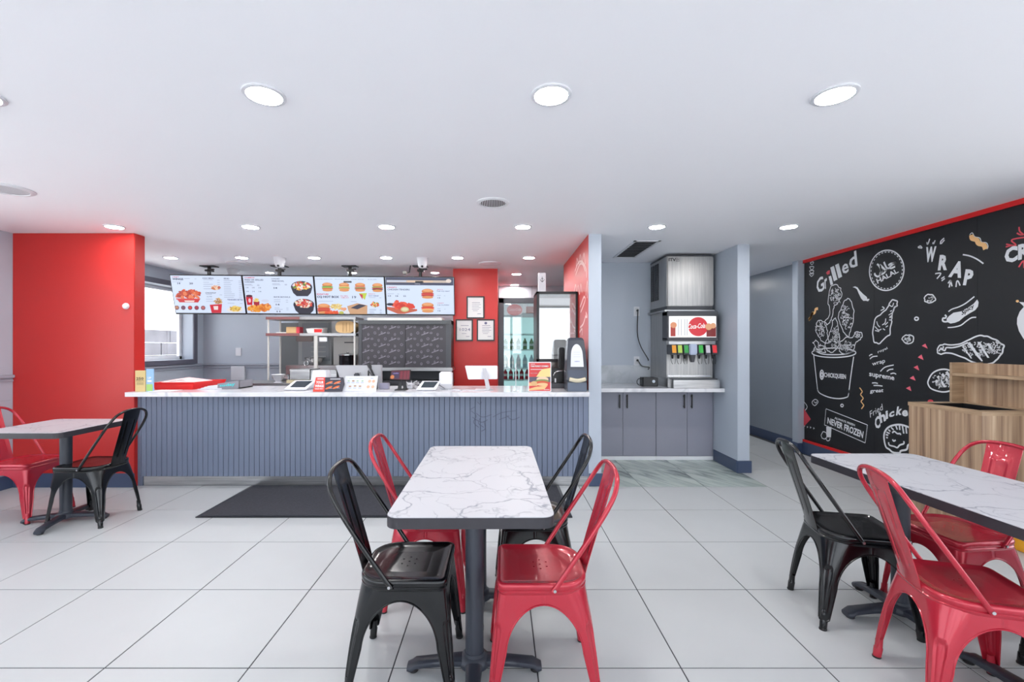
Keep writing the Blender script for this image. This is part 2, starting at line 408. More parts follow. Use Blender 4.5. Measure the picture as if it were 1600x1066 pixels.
# chair rails
def rail(n, a, b, up):
    struct('trim_%d' % n, MB().box(a, b), M_rail, bevel=0.006)
def rails(n, x0, x1, y0, y1):
    m = MB(); m.box((x0, y0, 1.055), (x1, y1, 1.085)); m.box((x0, y0, 1.018), ((x0+x1)/2 if x1-x0 < .1 else x1, y1 if x1-x0 < .1 else y1, 1.04))
    struct('trim_%d' % n, m, M_rail, bevel=0.004)
rails(2, -4.7, -4.672, 3.36, 4.32); rails(3, -4.7, -4.672, 4.45, 7.1); rails(4, -4.672, -0.657, 7.072, 7.1)
struct('trim_5', MB().box((-4.7, 3.36, 0.60), (-4.697, 4.305, 0.604)).box((-4.7, 3.36, 0.36), (-4.697, 4.305, 0.364)).box((-4.7, 3.36, 0.84), (-4.697, 4.305, 0.844)), M_rail)
# alcove backsplash
struct('trim_6', MB().box((0.986, 5.838, 0.88), (1.98, 5.85, 1.11)), marble('backsplash_marble', rgb(186, 192, 198), rgb(150, 156, 162), 2.5, 0.12, 0.2, soft=0.3))

# storefront behind the camera
sf = MB()
xsf = [-4.7, -2.9, -1.3, 0.4, 2.1, 3.87]
for x in xsf: sf.box((x-0.04, YB-0.06, 0), (x+0.04, YB+0.02, CZ))
for z in (0, 0.1, 2.38): sf.box((-4.7, YB-0.06, z), (3.87, YB+0.02, z+0.06))
sw = struct('window_2', sf, mat('dark_aluminium', rgb(60, 62, 66), 0.4, 0.6), bevel=0.004)
for i in range(5):
    struct('pane', MB().box((xsf[i]+0.04, YB-0.02, 0.16), (xsf[i+1]-0.04, YB-0.012, 2.38)), glass('window_glass'), sw)

# ------------------------------------------------------------------ ceiling lights and vents
ORD = ['first', 'second', 'third', 'fourth', 'fifth', 'sixth', 'seventh']
M_diff = mat('lamp_diffuser', rgb(255, 255, 255), 0.5, emit=(1, 0.98, 0.96, 1), es=LAMP_STRENGTH)
def downlight(x, y, label, group, r=0.088):
    t = Thing('ceiling_light', label, 'ceiling light', (x, y, CZ), group=group)
    t.part('trim_ring', MB().lathe([(r, 0), (r, -0.006), (r*0.95, -0.009), (r*0.82, -0.009), (r*0.8, -0.004)], (x, y, CZ), 32), M_white, smooth=True)
    t.part('diffuser', MB().lathe([(r*0.8, -0.0035), (r*0.8, -0.007), (0.0, -0.0075)], (x, y, CZ), 32), M_diff)
    return t.e
def row(xs_, y, where, group, r=0.088):
    for k, x in enumerate(xs_):
        downlight(x, y, 'round recessed light, %s from the left in the %s' % (ORD[k], where), group, r)
row([-1.02, 0.222, 1.45], 1.94, 'nearest row overhead', 'lights in the nearest ceiling row')
row([-3.51, -2.27, -1.03, 0.21, 1.43, 2.63], 4.08, 'row above the front of the counter', 'lights above the counter front', 0.082)
row([-4.04, -3.17, -2.28, -1.395, -0.52, 0.357], 5.5, 'row in front of the menu screens', 'lights before the menu screens', 0.082)
row([-3.4, -2.18, -0.96], 6.62, 'row half hidden above the menu screens', 'lights behind the menu screens', 0.07)
downlight(0.25, 6.75, 'round ceiling light in front of the tall drinks fridge', 'lights over the fridges', 0.08)
downlight(0.26, 7.95, 'round ceiling light against the tiled rear wall', 'lights over the fridges', 0.08)
downlight(3.0, 5.9, 'added round ceiling light at the start of the hallway, hidden behind the grey partition', 'added hallway lights', 0.088)  # unseen lamp, added to brighten the hallway wall and floor
downlight(3.3, 7.6, 'added round ceiling light down the hallway, hidden behind the grey partition', 'added hallway lights', 0.088)  # unseen lamp, added to light the hallway from further in
downlight(-2.26, 1.94, 'round ceiling light cut by the left edge of the frame', 'lights in the nearest ceiling row')
M_vent = mat('white_vent', rgb(222, 223, 228), 0.5); M_ventd = mat('vent_shadow_gap', rgb(58, 58, 62), 0.9)
def roundvent(x, y, r, label):
    t = Thing('ceiling_vent', label, 'vent', (x, y, CZ), group='round vents in the ceiling')
    t.part('trim_ring', MB().lathe([(r, 0), (r, -0.004), (r*0.93, -0.010), (r*0.8, -0.012), (r*0.78, -0.004)], (x, y, CZ), 32, cap=False), M_vent, smooth=True)
    t.part('backing', MB().lathe([(r*0.79, -0.001), (r*0.79, -0.002), (0, -0.002)], (x, y, CZ), 32), M_ventd)
    k = 0; n = 15
    for k in range(n):
        xx = -r*0.78+(k+0.5)*2*r*0.78/n; h = math.sqrt(max(0, (r*0.78)**2-xx*xx))
        if h > 0.01: t.part('slat', MB().box((x+xx-0.0030*r/0.13, y-h, CZ-0.009), (x+xx+0.0030*r/0.13, y+h, CZ-0.003)), M_vent)
roundvent(-0.053, 3.40, 0.125, 'round slatted white vent in the middle of the ceiling')
roundvent(-3.42, 3.1, 0.15, 'round slatted white vent above the left table')
for x, y, lab in ((-3.43, 5.87, 'flat round white cover above the first menu screen'), (-0.13, 5.9, 'flat round white cover in front of the red column')):
    single('ceiling_cover', lab, 'vent', MB().lathe([(0.15, 0), (0.145, -0.01), (0.08, -0.016), (0, -0.016)], (x, y, CZ), 28), M_vent, (x, y, CZ), smooth=True)
t = Thing('air_register', 'rectangular slatted ceiling register between the two grey pillars', 'vent', (1.525, 5.06, CZ))
m = MB(); x0, x1, y0, y1 = 1.385, 1.665, 4.62, 5.5
for a, b in (((x0, y0, CZ-0.008), (x0+0.03, y1, CZ)), ((x1-0.03, y0, CZ-0.008), (x1, y1, CZ)), ((x0, y0, CZ-0.008), (x1, y0+0.03, CZ)), ((x0, y1-0.03, CZ-0.008), (x1, y1, CZ))): m.box(a, b)
t.part('frame', m, M_vent, bevel=0.002)
t.part('backing', MB().box((x0+0.02, y0+0.02, CZ-0.0015), (x1-0.02, y1-0.02, CZ-0.0005)), M_ventd)
for k in range(10):
    y = y0+0.05+k*0.082
    t.part('slat', MB().hexa([(x0+0.03, y, CZ-0.012), (x1-0.03, y, CZ-0.012), (x1-0.03, y+0.005, CZ-0.012), (x0+0.03, y+0.005, CZ-0.012)],
                             [(x0+0.03, y+0.034, CZ-0.003), (x1-0.03, y+0.034, CZ-0.003), (x1-0.03, y+0.039, CZ-0.003), (x0+0.03, y+0.039, CZ-0.003)]), M_vent)

# ------------------------------------------------------------------ the service counter
CT = 0.926
t = Thing('service_counter', 'long service counter clad in blue-grey grooved boards', 'counter', (-1.33, 4.6, 0))
t.part('body', MB().box((-3.52, 4.372, 0.0), (0.862, 4.84, 0.884)), mat('slat_backing', rgb(72, 80, 98), 0.6))
n = 88; pw = (0.862+3.54)/n; sm = None
for k in range(n):
    x = -3.54+pw*k
    if sm is None:
        sm = t.part('slat', MB().box((x+0.0018, 4.358, 0.092), (x+pw-0.0018, 4.374, 0.884)), M_slat, bevel=0.002, seg=1)
    else:
        o = sm.copy(); COL.objects.link(o); o.location = (pw*k, 0, 0)
t.part('kick_strip', MB().box((-3.47, 4.366, 0.004), (0.862, 4.372, 0.09)), M_steel, label='worn bare metal kick strip')
m = MB()
for l in ([(746, 628), (750, 632), (752, 628)], [(736, 642), (744, 650), (740, 660), (748, 668)], [(744, 646), (754, 652), (768, 648)], [(750, 654), (748, 662), (756, 668)], [(738, 652), (752, 660), (762, 656)], [(770, 652), (784, 645), (806, 642)], [(780, 656), (796, 650)], [(790, 648), (800, 656), (812, 652)], [(735, 640), (742, 636)], [(756, 658), (758, 670), (752, 674)]):
    m.ribbon(cr([P(x_, y_, 4.3572) for x_, y_ in l], 5), 0.008, (0, -1, 0))
t.part('scuff_mark', m, mat('dark_scuff', rgb(82, 90, 112), 0.5), label='dark scuffs on the slats')['kind'] = 'stuff'
t.part('end_post', MB().box((-3.54, 4.36, 0.0), (-3.475, 4.372, 0.092)), M_slat)
ctop = single('countertop', 'long glossy white marble countertop on the service counter', 'countertop', MB().box((-3.516, 4.2, 0.885), (0.842, 4.35, CT)).box((-3.516, 4.35, 0.885), (0.858, 4.90, CT)), M_counter, (-1.33, 4.55, 0.885))
# floor mat
fm = MB().box((-2.41, 3.545, 0.001), (0.575, 4.352, 0.009))
M_mat = mat('charcoal_mat', rgb(56, 57, 64), 0.95, noise=0.5, nscale=60, bump=0.8, bscale=300)
t = Thing('floor_mat', 'long charcoal ribbed floor mat in front of the service counter', 'mat', (-0.9, 3.95, 0.001))
t.part('pile', MB().box((-2.385, 3.565, 0.001), (0.55, 4.335, 0.012)), M_mat, bevel=0.003)
t.part('rubber_border', MB().box((-2.41, 3.545, 0.001), (0.575, 3.565, 0.007)).box((-2.41, 4.335, 0.001), (0.575, 4.353, 0.007)).box((-2.41, 3.565, 0.001), (-2.385, 4.335, 0.007)).box((0.55, 3.565, 0.001), (0.575, 4.335, 0.007)), M_black)
single('wall_sensor', 'small round white sensor high on the red wall', 'sensor', MB().lathe([(0.03, 0), (0.03, 0.012), (0.024, 0.022), (0.012, 0.026), (0, 0.026)], (-3.6, 4.32, 1.745), 16, axis='y'), M_white, (-3.6, 4.32, 1.745), smooth=True)
# ------------------------------------------------------------------ tables
def rrect(hx, hy, r, z, n=6):
    out = []
    for cx, cy, a0 in ((hx-r, hy-r, 0), (-hx+r, hy-r, PI/2), (-hx+r, -hy+r, PI), (hx-r, -hy+r, 3*PI/2)):
        for k in range(n+1):
            a = a0+PI/2*k/n; out.append((cx+r*math.cos(a), cy+r*math.sin(a), z))
    return out
def table(label, x, y, hx, hy, rot, poles, group, top=0.76, turn=0.0):
    t = Thing('dining_table', label, 'table', (x, y, 0), rot, group, local=True)
    o = rrect(hx, hy, 0.045, top-0.042); i = rrect(hx-0.003, hy-0.003, 0.042, top-0.002)
    m = MB(); N = len(o); u = rrect(hx, hy, 0.045, top-0.003)
    m.add(o+u, [tuple(range(N))[::-1], tuple(range(N, 2*N))]+[(k, (k+1) % N, N+(k+1) % N, N+k) for k in range(N)])
    t.part('edge_band', m, M_edge, smooth=True)
    m = MB(); a = rrect(hx-0.001, hy-0.001, 0.044, top-0.003); b = rrect(hx-0.001, hy-0.001, 0.044, top-0.0008); c = rrect(hx-0.0022, hy-0.0022, 0.043, top)
    m.add(a+b+c, [tuple(range(N))[::-1], tuple(range(2*N, 3*N))]+[(k+j*N, (k+1) % N+j*N, N+(k+1) % N+j*N, N+k+j*N) for k in range(N) for j in (0, 1)])
    t.part('laminate_top', m, M_tabletop)
    for py in poles:
        pl = t.part('pole', MB().lathe([(0.0405, 0.045), (0.038, 0.06), (0.038, top-0.06)], (0, py, 0), 28), M_iron, smooth=True)
        t.part('mounting_plate', MB().box((-0.12, py-0.12, top-0.055), (0.12, py+0.12, top-0.043)), M_iron, pl, bevel=0.003)
        t.part('hub', MB().lathe([(0.062, 0.03), (0.066, 0.045), (0.058, 0.062), (0.043, 0.072), (0.0405, 0.085)], (0, py, 0), 28), M_iron, pl, smooth=True)
        for k in range(4):
            a = turn+k*PI/2; d = Vector((math.cos(a), math.sin(a), 0)); s = Vector((-d.y, d.x, 0)); vs = []; n = 14; secs = 14
            for q in range(secs+1):
                f = q/secs; rr = 0.045+f*0.235
                zc = 0.047-0.018*f**1.5-(0.010 if f > .9 else 0); w = 0.036-0.010*math.sin(f*PI*0.8)+0.004*f; h = 0.019-0.004*f
                if f > 0.93: w *= 0.72; h *= 0.8
                c0 = Vector((0, py, zc))+d*rr
                for j in range(n):
                    b2 = 2*PI*j/n; ca, sa = math.cos(b2), math.sin(b2)
                    p = c0+s*(w*math.copysign(abs(ca)**0.75, ca)); p.z += h*math.copysign(abs(sa)**0.7, sa); vs.append(p)
            fs = [(q*n+j, q*n+(j+1) % n, (q+1)*n+(j+1) % n, (q+1)*n+j) for q in range(secs) for j in range(n)]+[tuple(range(n))[::-1], tuple(secs*n+j for j in range(n))]
            arm = t.part('base_arm', MB().add(vs, fs), M_iron, smooth=True)
            fp = Vector((0, py, 0))+d*0.255
            t.part('foot_pad', MB().lathe([(0.018, 0.0), (0.02, 0.002), (0.018, 0.018)], fp, 14), M_rubber, arm)
    return t
TG = 'marble-topped dining tables'
table('rectangular white marble table in the centre with two black and two red chairs', -0.108, 2.13, 0.3, 0.56, math.radians(0.4), (-0.25, 0.25), TG)
table('rectangular white marble table in front of the wood-grain waste cabinet', 2.015, 1.95, 0.295, 0.555, math.radians(0.5), (-0.28, 0.30), TG)
table('small square white marble table beside the red wall', -3.375, 3.425, 0.305, 0.305, 0.0, (0.06,), TG, top=0.755, turn=math.radians(12))

# ------------------------------------------------------------------ metal chairs
HX, HY, SZ = 0.178, 0.178, 0.45
def seat_outline(k, z, n=8):      # k = inset; front is +x
    rf, rb = 0.035, 0.11; hx, hy = HX-k, HY-k; out = []
    for cx, cy, a0, r in ((hx, hy, 0, rf), (-hx, hy, PI/2, rb), (-hx, -hy, PI, rb), (hx, -hy, 3*PI/2, rf)):
        r = max(r-k*0.7, 0.012); sx = 1 if cx > 0 else -1; sy = 1 if cy > 0 else -1
        for j in range(n+1):
            a = a0+PI/2*j/n; out.append((cx-sx*r+r*math.cos(a), cy-sy*r+r*math.sin(a), z))
    return out
def make_chair(label, M, cat_group):
    t = Thing('metal_chair', label, 'chair', (0, 0, 0), 0, cat_group, local=True)
    # seat pan with rolled rim, shallow dish and drain holes
    m = MB()
    rings = [seat_outline(0.004, 0.408), seat_outline(0.0015, 0.412), seat_outline(0.0, 0.420), seat_outline(0.0035, 0.424), seat_outline(0.0, 0.429), seat_outline(-0.001, 0.441), seat_outline(0.002, 0.449),
             seat_outline(0.008, 0.452), seat_outline(0.015, 0.4505), seat_outline(0.021, 0.446), seat_outline(0.05, 0.4445), seat_outline(0.09, 0.4425)]
    n = len(rings[0]); vs = [p for r in rings for p in r]
    fs = [(i*n+k, i*n+(k+1) % n, (i+1)*n+(k+1) % n, (i+1)*n+k) for i in range(len(rings)-1) for k in range(n)]
    m.add(vs, fs)
    holes = [(0, 0), (0.027, 0.02), (-0.027, 0.02), (0.027, -0.02), (-0.027, -0.02), (0.0, 0.038), (0.0, -0.038)]
    outer = [Vector(p) for p in rings[-1]]
    loops = [[Vector((p.x, p.y, 0)) for p in outer]]
    for hx_, hy_ in holes: loops.append([Vector((hx_+0.0042*math.cos(-2*PI*k/10), hy_+0.0042*math.sin(-2*PI*k/10), 0)) for k in range(10)])
    tess = geometry.tessellate_polygon(loops); flat = [Vector((p.x, p.y, 0.4425)) for l in loops for p in l]
    m.add(flat, [tuple(q) for q in tess])
    off = len(loops[0])
    for h in loops[1:]:
        b = len(m.v); m.add([(p.x, p.y, 0.4425) for p in h]+[(p.x, p.y, 0.4385) for p in h], [(k, (k+1) % 10, 10+(k+1) % 10, 10+k) for k in range(10)])
    t.part('seat', m, M, smooth=True, angle=50)
    # legs: bent sheet, one per corner, flaring up into the apron
    ZT, ZA, Z0 = 0.425, 0.372, 0.20
    for sx in (1, -1):
        for sy in (1, -1):
            zs = [0.046, 0.052, 0.06]+[0.07+0.0095*q for q in range(27)]+[0.328, 0.339, 0.349, 0.357, 0.363, 0.368, 0.371, ZA, 0.385, 0.405, ZT]
            NS = 44; vs = []; edge0 = []; edge1 = []
            for z in zs:
                f = 1-z/ZT; splx = (0.040 if sx > 0 else 0.050)*f**0.9; sply = 0.026*f**0.9
                hx = HX-0.006+splx; hy = HY-0.006+sply
                rtop = 0.035 if sx > 0 else 0.10
                r = 0.018+(rtop-0.018)*max(0, (z-0.12)/(ZT-0.12))**1.5
                wf = 0.0245+0.026*min(1, z/Z0) if z > 0.05 else 0.021
                if z <= 0.05: r = 0.016
                def half(h):
                    if z >= ZA: return h
                    if z <= Z0: return wf
                    A0 = h-0.05; q = (z-Z0)/(ZA-Z0); return h-A0*math.sqrt(max(0, 1-q**2.1))
                wx, wy = half(hx), half(hy)
                L1 = max(0.0, wx-r); L3 = max(0.0, wy-r); arc = r*PI/2
                pts = []
                for k in range(NS+1):
                    s = k/NS
                    if s < 0.2: a = L1*(1-s/0.2); p = (hx-r-a, hy); nn = (0, 1)
                    elif s <= 0.8: th = PI/2*(1-(s-0.2)/0.6); p = (hx-r+r*math.cos(th), hy-r+r*math.sin(th)); nn = (math.cos(th), math.sin(th))
                    else: a = L3*(s-0.8)/0.2; p = (hx, hy-r-a); nn = (1, 0)
                    # pressed flute down the outside of the leg
                    du = abs(s-0.5)/0.6*arc; hw = 0.0095+0.0095*max(0, min(1, (z-0.07)/0.2)); dz = max(0, 0.09-z, z-(0.295-hw)); dd = math.hypot(du, dz)-hw
                    e = -0.0065*max(0, min(1, -dd/0.004))+0.0012*max(0, 1-abs(dd-0.002)/0.003)
                    pts.append((sx*(p[0]+nn[0]*e), sy*(p[1]+nn[1]*e), z))
                vs += pts; edge0.append(Vector(pts[0])); edge1.append(Vector(pts[-1]))
            n = NS+1; m = MB()
            inner = [Vector(p)-Vector((sx, sy, 0)).normalized()*0.0024 for p in vs]; tot = len(vs)
            fs = [(i*n+k, i*n+k+1, (i+1)*n+k+1, (i+1)*n+k) for i in range(len(zs)-1) for k in range(NS)]
            fs += [tuple(tot+q for q in f)[::-1] for f in fs]
            for i in range(len(zs)-1):
                for k in (0, NS): fs.append((i*n+k, (i+1)*n+k, tot+(i+1)*n+k, tot+i*n+k))
            fs += [(k, k+1, tot+k+1, tot+k) for k in range(NS)]
            m.add(vs+inner, fs)
            fx, fy = sx*(HX-0.006+(0.040 if sx > 0 else 0.050)-0.014), sy*(HY-0.006+0.026-0.014)
            fc = lambda z: (sx*(HX-0.006+(0.040 if sx > 0 else 0.050)*(1-z/ZT)**0.9-0.0155), sy*(HY-0.006+0.026*(1-z/ZT)**0.9-0.0155), z)
            m.tube([fc(0.004), fc(0.045), fc(0.05), fc(0.085)], [0.0155, 0.0165, 0.0145, 0.012], 16)
            ia = zs.index(ZA)
            m.tube(edge0[0:ia+1], 0.0036, 6); m.tube(edge1[0:ia+1], 0.0036, 6)      # rolled edges of the arches
            lg = t.part('leg', m, M, smooth=True, angle=50)
            cx, cy = sx*(HX-0.006+(0.040 if sx > 0 else 0.050)-0.015), sy*(HY-0.006+0.026-0.015)
            t.part('foot_cap', MB().lathe([(0.0155, 0.0), (0.0165, 0.001), (0.0165, 0.007), (0.0155, 0.008), (0, 0.008)], (*fc(0.0)[:2], 0), 16), M_rubber, lg)
    # under-seat cross brace
    t.part('brace', MB().tube([(HX-0.02, HY-0.02, 0.395), (0, 0, 0.385), (-HX+0.04, -HY+0.04, 0.395)], 0.006, 8).tube([(HX-0.02, -HY+0.02, 0.395), (0, 0, 0.385), (-HX+0.04, HY-0.04, 0.395)], 0.006, 8), M)
    # hoop
    half = [(-0.035, 0.183, 0.425), (-0.075, 0.186, 0.485), (-0.135, 0.188, 0.575), (-0.195, 0.187, 0.665), (-0.240, 0.182, 0.735), (-0.272, 0.168, 0.79), (-0.290, 0.135, 0.832), (-0.298, 0.08, 0.855)]
    pts = half+[(-0.300, 0.0, 0.862)]+[(a, -b, c) for a, b, c in reversed(half)]
    pc = cr(pts, 6)
    m = MB().tube(pc, 0.0095, 12)
    hp = t.part('backrest_hoop', m, M, smooth=True)
    for s in (1, -1): t.part('rivet', MB().tube([(-0.040, s*0.180, 0.434), (-0.040, s*0.197, 0.434)], 0.006, 10), M_chrome, hp)
    # splat
    path = [(-0.176, 0.428), (-0.186, 0.47), (-0.206, 0.54), (-0.230, 0.62), (-0.254, 0.70), (-0.274, 0.77), (-0.288, 0.82), (-0.296, 0.855)]
    pc = cr([(a, 0, b) for a, b in path], 5); vs = []; NW = 24; front = []; back = []
    for i, p in enumerate(pc):
        q = (p.z-0.428)/0.427; w = 0.066+0.010*q
        for k in range(NW+1):
            u = -1+2*k/NW; z = p.z; e = 0
            inn = min((0.56-abs(u))/0.06, (q-0.16)/0.02, (0.84-q)/0.02); e = 0.004*max(0, min(1, inn))
            inn2 = min((0.40-abs(u))/0.06, (q-0.16)/0.02, (0.80-q)/0.02); e -= 0.0035*max(0, min(1, inn2))
            x = p.x+e-0.006*(1-u*u)
            front.append((x, u*w, z)); back.append((x-0.003, u*w, z))
    n = NW+1; tot = len(front)
    fs = [(i*n+k, i*n+k+1, (i+1)*n+k+1, (i+1)*n+k) for i in range(len(pc)-1) for k in range(NW)]
    fs += [tuple(tot+q for q in f)[::-1] for f in fs]
    for i in range(len(pc)-1):
        for k in (0, NW): fs.append((i*n+k, (i+1)*n+k, tot+(i+1)*n+k, tot+i*n+k))
    for i in (0, len(pc)-1): fs += [(i*n+k, i*n+k+1, tot+i*n+k+1, tot+i*n+k) for k in range(NW)]
    t.part('splat', MB().add(front+back, fs), M, smooth=True, angle=35)
    return t.e
RG, BG = 'red metal cafe chairs', 'black metal cafe chairs'
red0 = make_chair('x', M_chairR, RG); blk0 = make_chair('x', M_chairB, BG)
first = {id(red0): True, id(blk0): True}
def chair(src, x, y, deg, label):
    if first[id(src)]:
        first[id(src)] = False; src.location = (x, y, 0); src.rotation_euler = (0, 0, math.radians(deg)); src['label'] = label; return src
    return dup(src, (x, y, 0), math.radians(deg), label)
chair(blk0, -0.385, 1.91, 0, 'black metal chair at the near left side of the centre table')
chair(red0, 0.168, 1.885, 180, 'red metal chair at the near right side of the centre table')
chair(red0, -0.385, 2.47, 0, 'red metal chair at the far left side of the centre table, behind the black one')
chair(blk0, 0.185, 2.47, 180, 'black metal chair at the far right side of the centre table, behind the red one')
chair(blk0, -3.19, 3.53, 180, 'black metal chair pushed in at the small square table by the red wall')
chair(red0, -3.80, 3.60, 0, 'red metal chair cut by the left edge, at the small square table')
chair(blk0, 1.79, 2.285, -12, 'black metal chair at the far left side of the table by the mural')
chair(red0, 1.801, 1.73, -15, 'red metal chair at the near left side of the table by the mural')
chair(red0, 2.28, 2.255, 186, 'red metal chair on the wall side of the table, before the wood-grain cabinet')
chair(blk0, 2.43, 1.735, 180, 'black metal chair mostly outside the right edge, one leg showing')
# ------------------------------------------------------------------ the mural
MX = 3.862
def W(px, py, lift=0.0):          # a point of the mural, read off the photo and put on the wall plane
    D = (MX-0.001)*FPX/(px-VX)
    return (MX-0.001-lift, D, CAMZ-(py-VY)/FPX*D)
def Z(ox, oy, pts, k=8.883): return [(ox+x/k, oy+y/k) for x, y in pts]
zA = lambda pts: Z(1250, 380, pts, 8.882)
zB = lambda pts: Z(1250, 490, pts, 8.882)
zC = lambda pts: Z(1250, 600, pts)
zD = lambda pts: Z(1420, 340, pts)
zE = lambda pts: Z(1420, 450, pts)
mt = Thing('mural', 'large black wall mural with chalk-white chicken drawings and lettering, framed in red', 'mural', (MX, 4.0, 0.17))
mt.part('panel', MB().box((MX, 2.56, 0.18), (3.87, 3.62, 2.41)), M_mblack)
mt.part('panel', MB().box((MX, 3.622, 0.18), (3.87, 4.62, 2.41)), M_mblack)
mt.part('panel', MB().box((MX, 4.622, 0.18), (3.87, 5.68, 2.41)), M_mblack)
M_redtrim = mat('red_trim', rgb(214, 26, 28), 0.35)
mt.part('red_trim', MB().box((3.848, 2.56, 2.41), (3.87, 5.69, CZ)), M_redtrim, label='red painted strip along the top')
mt.part('red_trim', MB().box((3.845, 2.56, 0.15), (3.87, 5.69, 0.18)), M_redtrim, label='red painted strip along the bottom')
M_pink = pmat(232, 104, 122); M_mustard = pmat(240, 190, 130); M_mred = pmat(214, 70, 84)
NX = (-1, 0, 0)
def strokes(lines, wd=0.011, M=M_chalk, name='drawing', label=None, fills=(), fm=None):
    m = MB()
    for l in lines:
        closed = False
        if l and l[0] == 'c': closed = True; l = l[1:]
        pts = [Vector(W(*p)) for p in l]
        if len(pts) > 2: pts = cr(pts, 4, closed)
        m.ribbon(pts, wd, NX, closed=closed)
    for f in fills: m.poly([W(p[0], p[1], 0.0004) for p in f])
    o = mt.part(name, m, M, label=label)
    if len(lines) > 3: o['kind'] = 'stuff'
    return o
def quadtext(s, bl, br, tl, tr, bold=0.0, shear=0.0, M=M_chalk, label=None):
    def f(u, v):
        x = (bl[0]*(1-u)+br[0]*u)*(1-v)+(tl[0]*(1-u)+tr[0]*u)*v; y = (bl[1]*(1-u)+br[1]*u)*(1-v)+(tl[1]*(1-u)+tr[1]*u)*v
        return W(x, y, 0.0004)
    return mt.part('lettering', MB().text(s, f, bold, shear), M, label=label)
def arctext(chars, M=M_chalk, bold=0.02, z=zA):
    """letters one by one: (char, bottom-left, bottom-right, height vector)"""
    m = MB()
    for c, bl, br, up in chars:
        (b0, b1) = z([bl, br]); k = 8.883; u_ = (up[0]/k, up[1]/k)
        def f(u, v, b0=b0, b1=b1, u_=u_):
            return W(b0[0]*(1-u)+b1[0]*u+u_[0]*v, b0[1]*(1-u)+b1[1]*u+u_[1]*v, 0.0004)
        m.text(c, f, bold)
    return mt.part('lettering', m, M)
# Grilled
arctext([('G', (245, 715), (345, 640), (-28, -195)), ('r', (350, 640), (385, 610), (-12, -135)), ('ı', (425, 585), (460, 570), (-28, -120)), ('l', (470, 530), (520, 505), (-50, -190)),
         ('l', (535, 490), (585, 465), (-48, -185)), ('e', (590, 440), (680, 400), (-12, -135)), ('d', (690, 365), (800, 315), (-20, -215))])
strokes([], fills=[zA([(362, 410), (385, 385), (415, 375), (412, 425), (378, 440)])], M=M_mred, name='drawing', label='small red dot over the i')
# halal roundel
def ell(cx, cy, rx, ry, n=28, rot=0.0, a0=0, a1=2*PI):
    out = []
    for k in range(n+(0 if a1-a0 >= 2*PI-1e-6 else 1)):
        a = a0+(a1-a0)*k/n; x, y = rx*math.cos(a), ry*math.sin(a)
        out.append((cx+x*math.cos(rot)-y*math.sin(rot), cy+x*math.sin(rot)+y*math.cos(rot)))
    return out
e1 = zA(ell(1203, 378, 238, 280, 30, 0.16)); e2 = zA(ell(1203, 378, 216, 256, 60, 0.16))
strokes([['c']+e1], 0.013); strokes([e2[k:k+2] for k in range(0, 60, 2)], 0.008)
quadtext('HALAL', *zA([(1078, 565), (1372, 405), (1055, 500), (1340, 350)]), bold=0.03)
strokes([zA(l) for l in ([(1070, 290), (1100, 320), (1130, 380), (1120, 430), (1080, 465), (1040, 440), (1040, 415)],
    [(1165, 260), (1180, 300), (1210, 350), (1250, 340)], [(1210, 350), (1170, 410), (1130, 432), (1110, 425), (1130, 380), (1110, 310)],
    [(1225, 310), (1260, 285), (1300, 280), (1330, 265), (1280, 300), (1250, 330), (1262, 350), (1320, 325)], [(1110, 300), (1160, 350), (1195, 385)])], 0.019, label='flowing script inside the round seal')
# left edge arrows, drumsticks, squiggles
strokes([zA(l) for l in ([(140, 270), (165, 300), (190, 262), (140, 270)], [(132, 330), (162, 375), (192, 330), (160, 325), (132, 330)], [(130, 385), (160, 430), (192, 385), (160, 378), (130, 385)], [(130, 430), (160, 462), (190, 425), (165, 415), (130, 430)], [(150, 240), (170, 250), (190, 238)])], 0.009)
strokes([zB([(120, 90), (150, 60), (160, 20), (185, -20)]), zA([(120, 1060), (150, 1030), (165, 985), (205, 965), (215, 920), (250, 910)])], 0.034, M_mustard)
strokes([], fills=[zA([(730, 612), (765, 600), (800, 615), (830, 660), (880, 710), (925, 745), (938, 780), (955, 770), (965, 780), (945, 808), (915, 800), (880, 802), (850, 770), (820, 710), (790, 640), (765, 622)])])
strokes([zA([(840, 700), (880, 750), (905, 785)])], 0.008, M_mblack)
# the bucket of drumsticks
def scrib(cx, cy, rx, ry, n, rot=0.0, z=zB, amp=26):
    out = []
    for _ in range(n):
        a = R.uniform(0, 2*PI); q = math.sqrt(R.random())*0.82; x, y = rx*q*math.cos(a), ry*q*math.sin(a)
        x, y = x*math.cos(rot)-y*math.sin(rot), x*math.sin(rot)+y*math.cos(rot)
        b = R.uniform(0, 2*PI); l = R.uniform(0.5, 1.0)*amp
        p0 = (cx+x, cy+y); p1 = (p0[0]+l*math.cos(b), p0[1]+l*math.sin(b)); p2 = (p1[0]+l*math.cos(b+1.3), p1[1]+l*math.sin(b+1.3))
        out.append(z([p0, p1, p2]))
    return out
def wob(pts, a=7, n=3):
    out = []
    N = len(pts)
    for i in range(N):
        p, q = pts[i], pts[(i+1) % N]
        for k in range(n): out.append((p[0]+(q[0]-p[0])*k/n+R.uniform(-a, a), p[1]+(q[1]-p[1])*k/n+R.uniform(-a, a)))
    return out
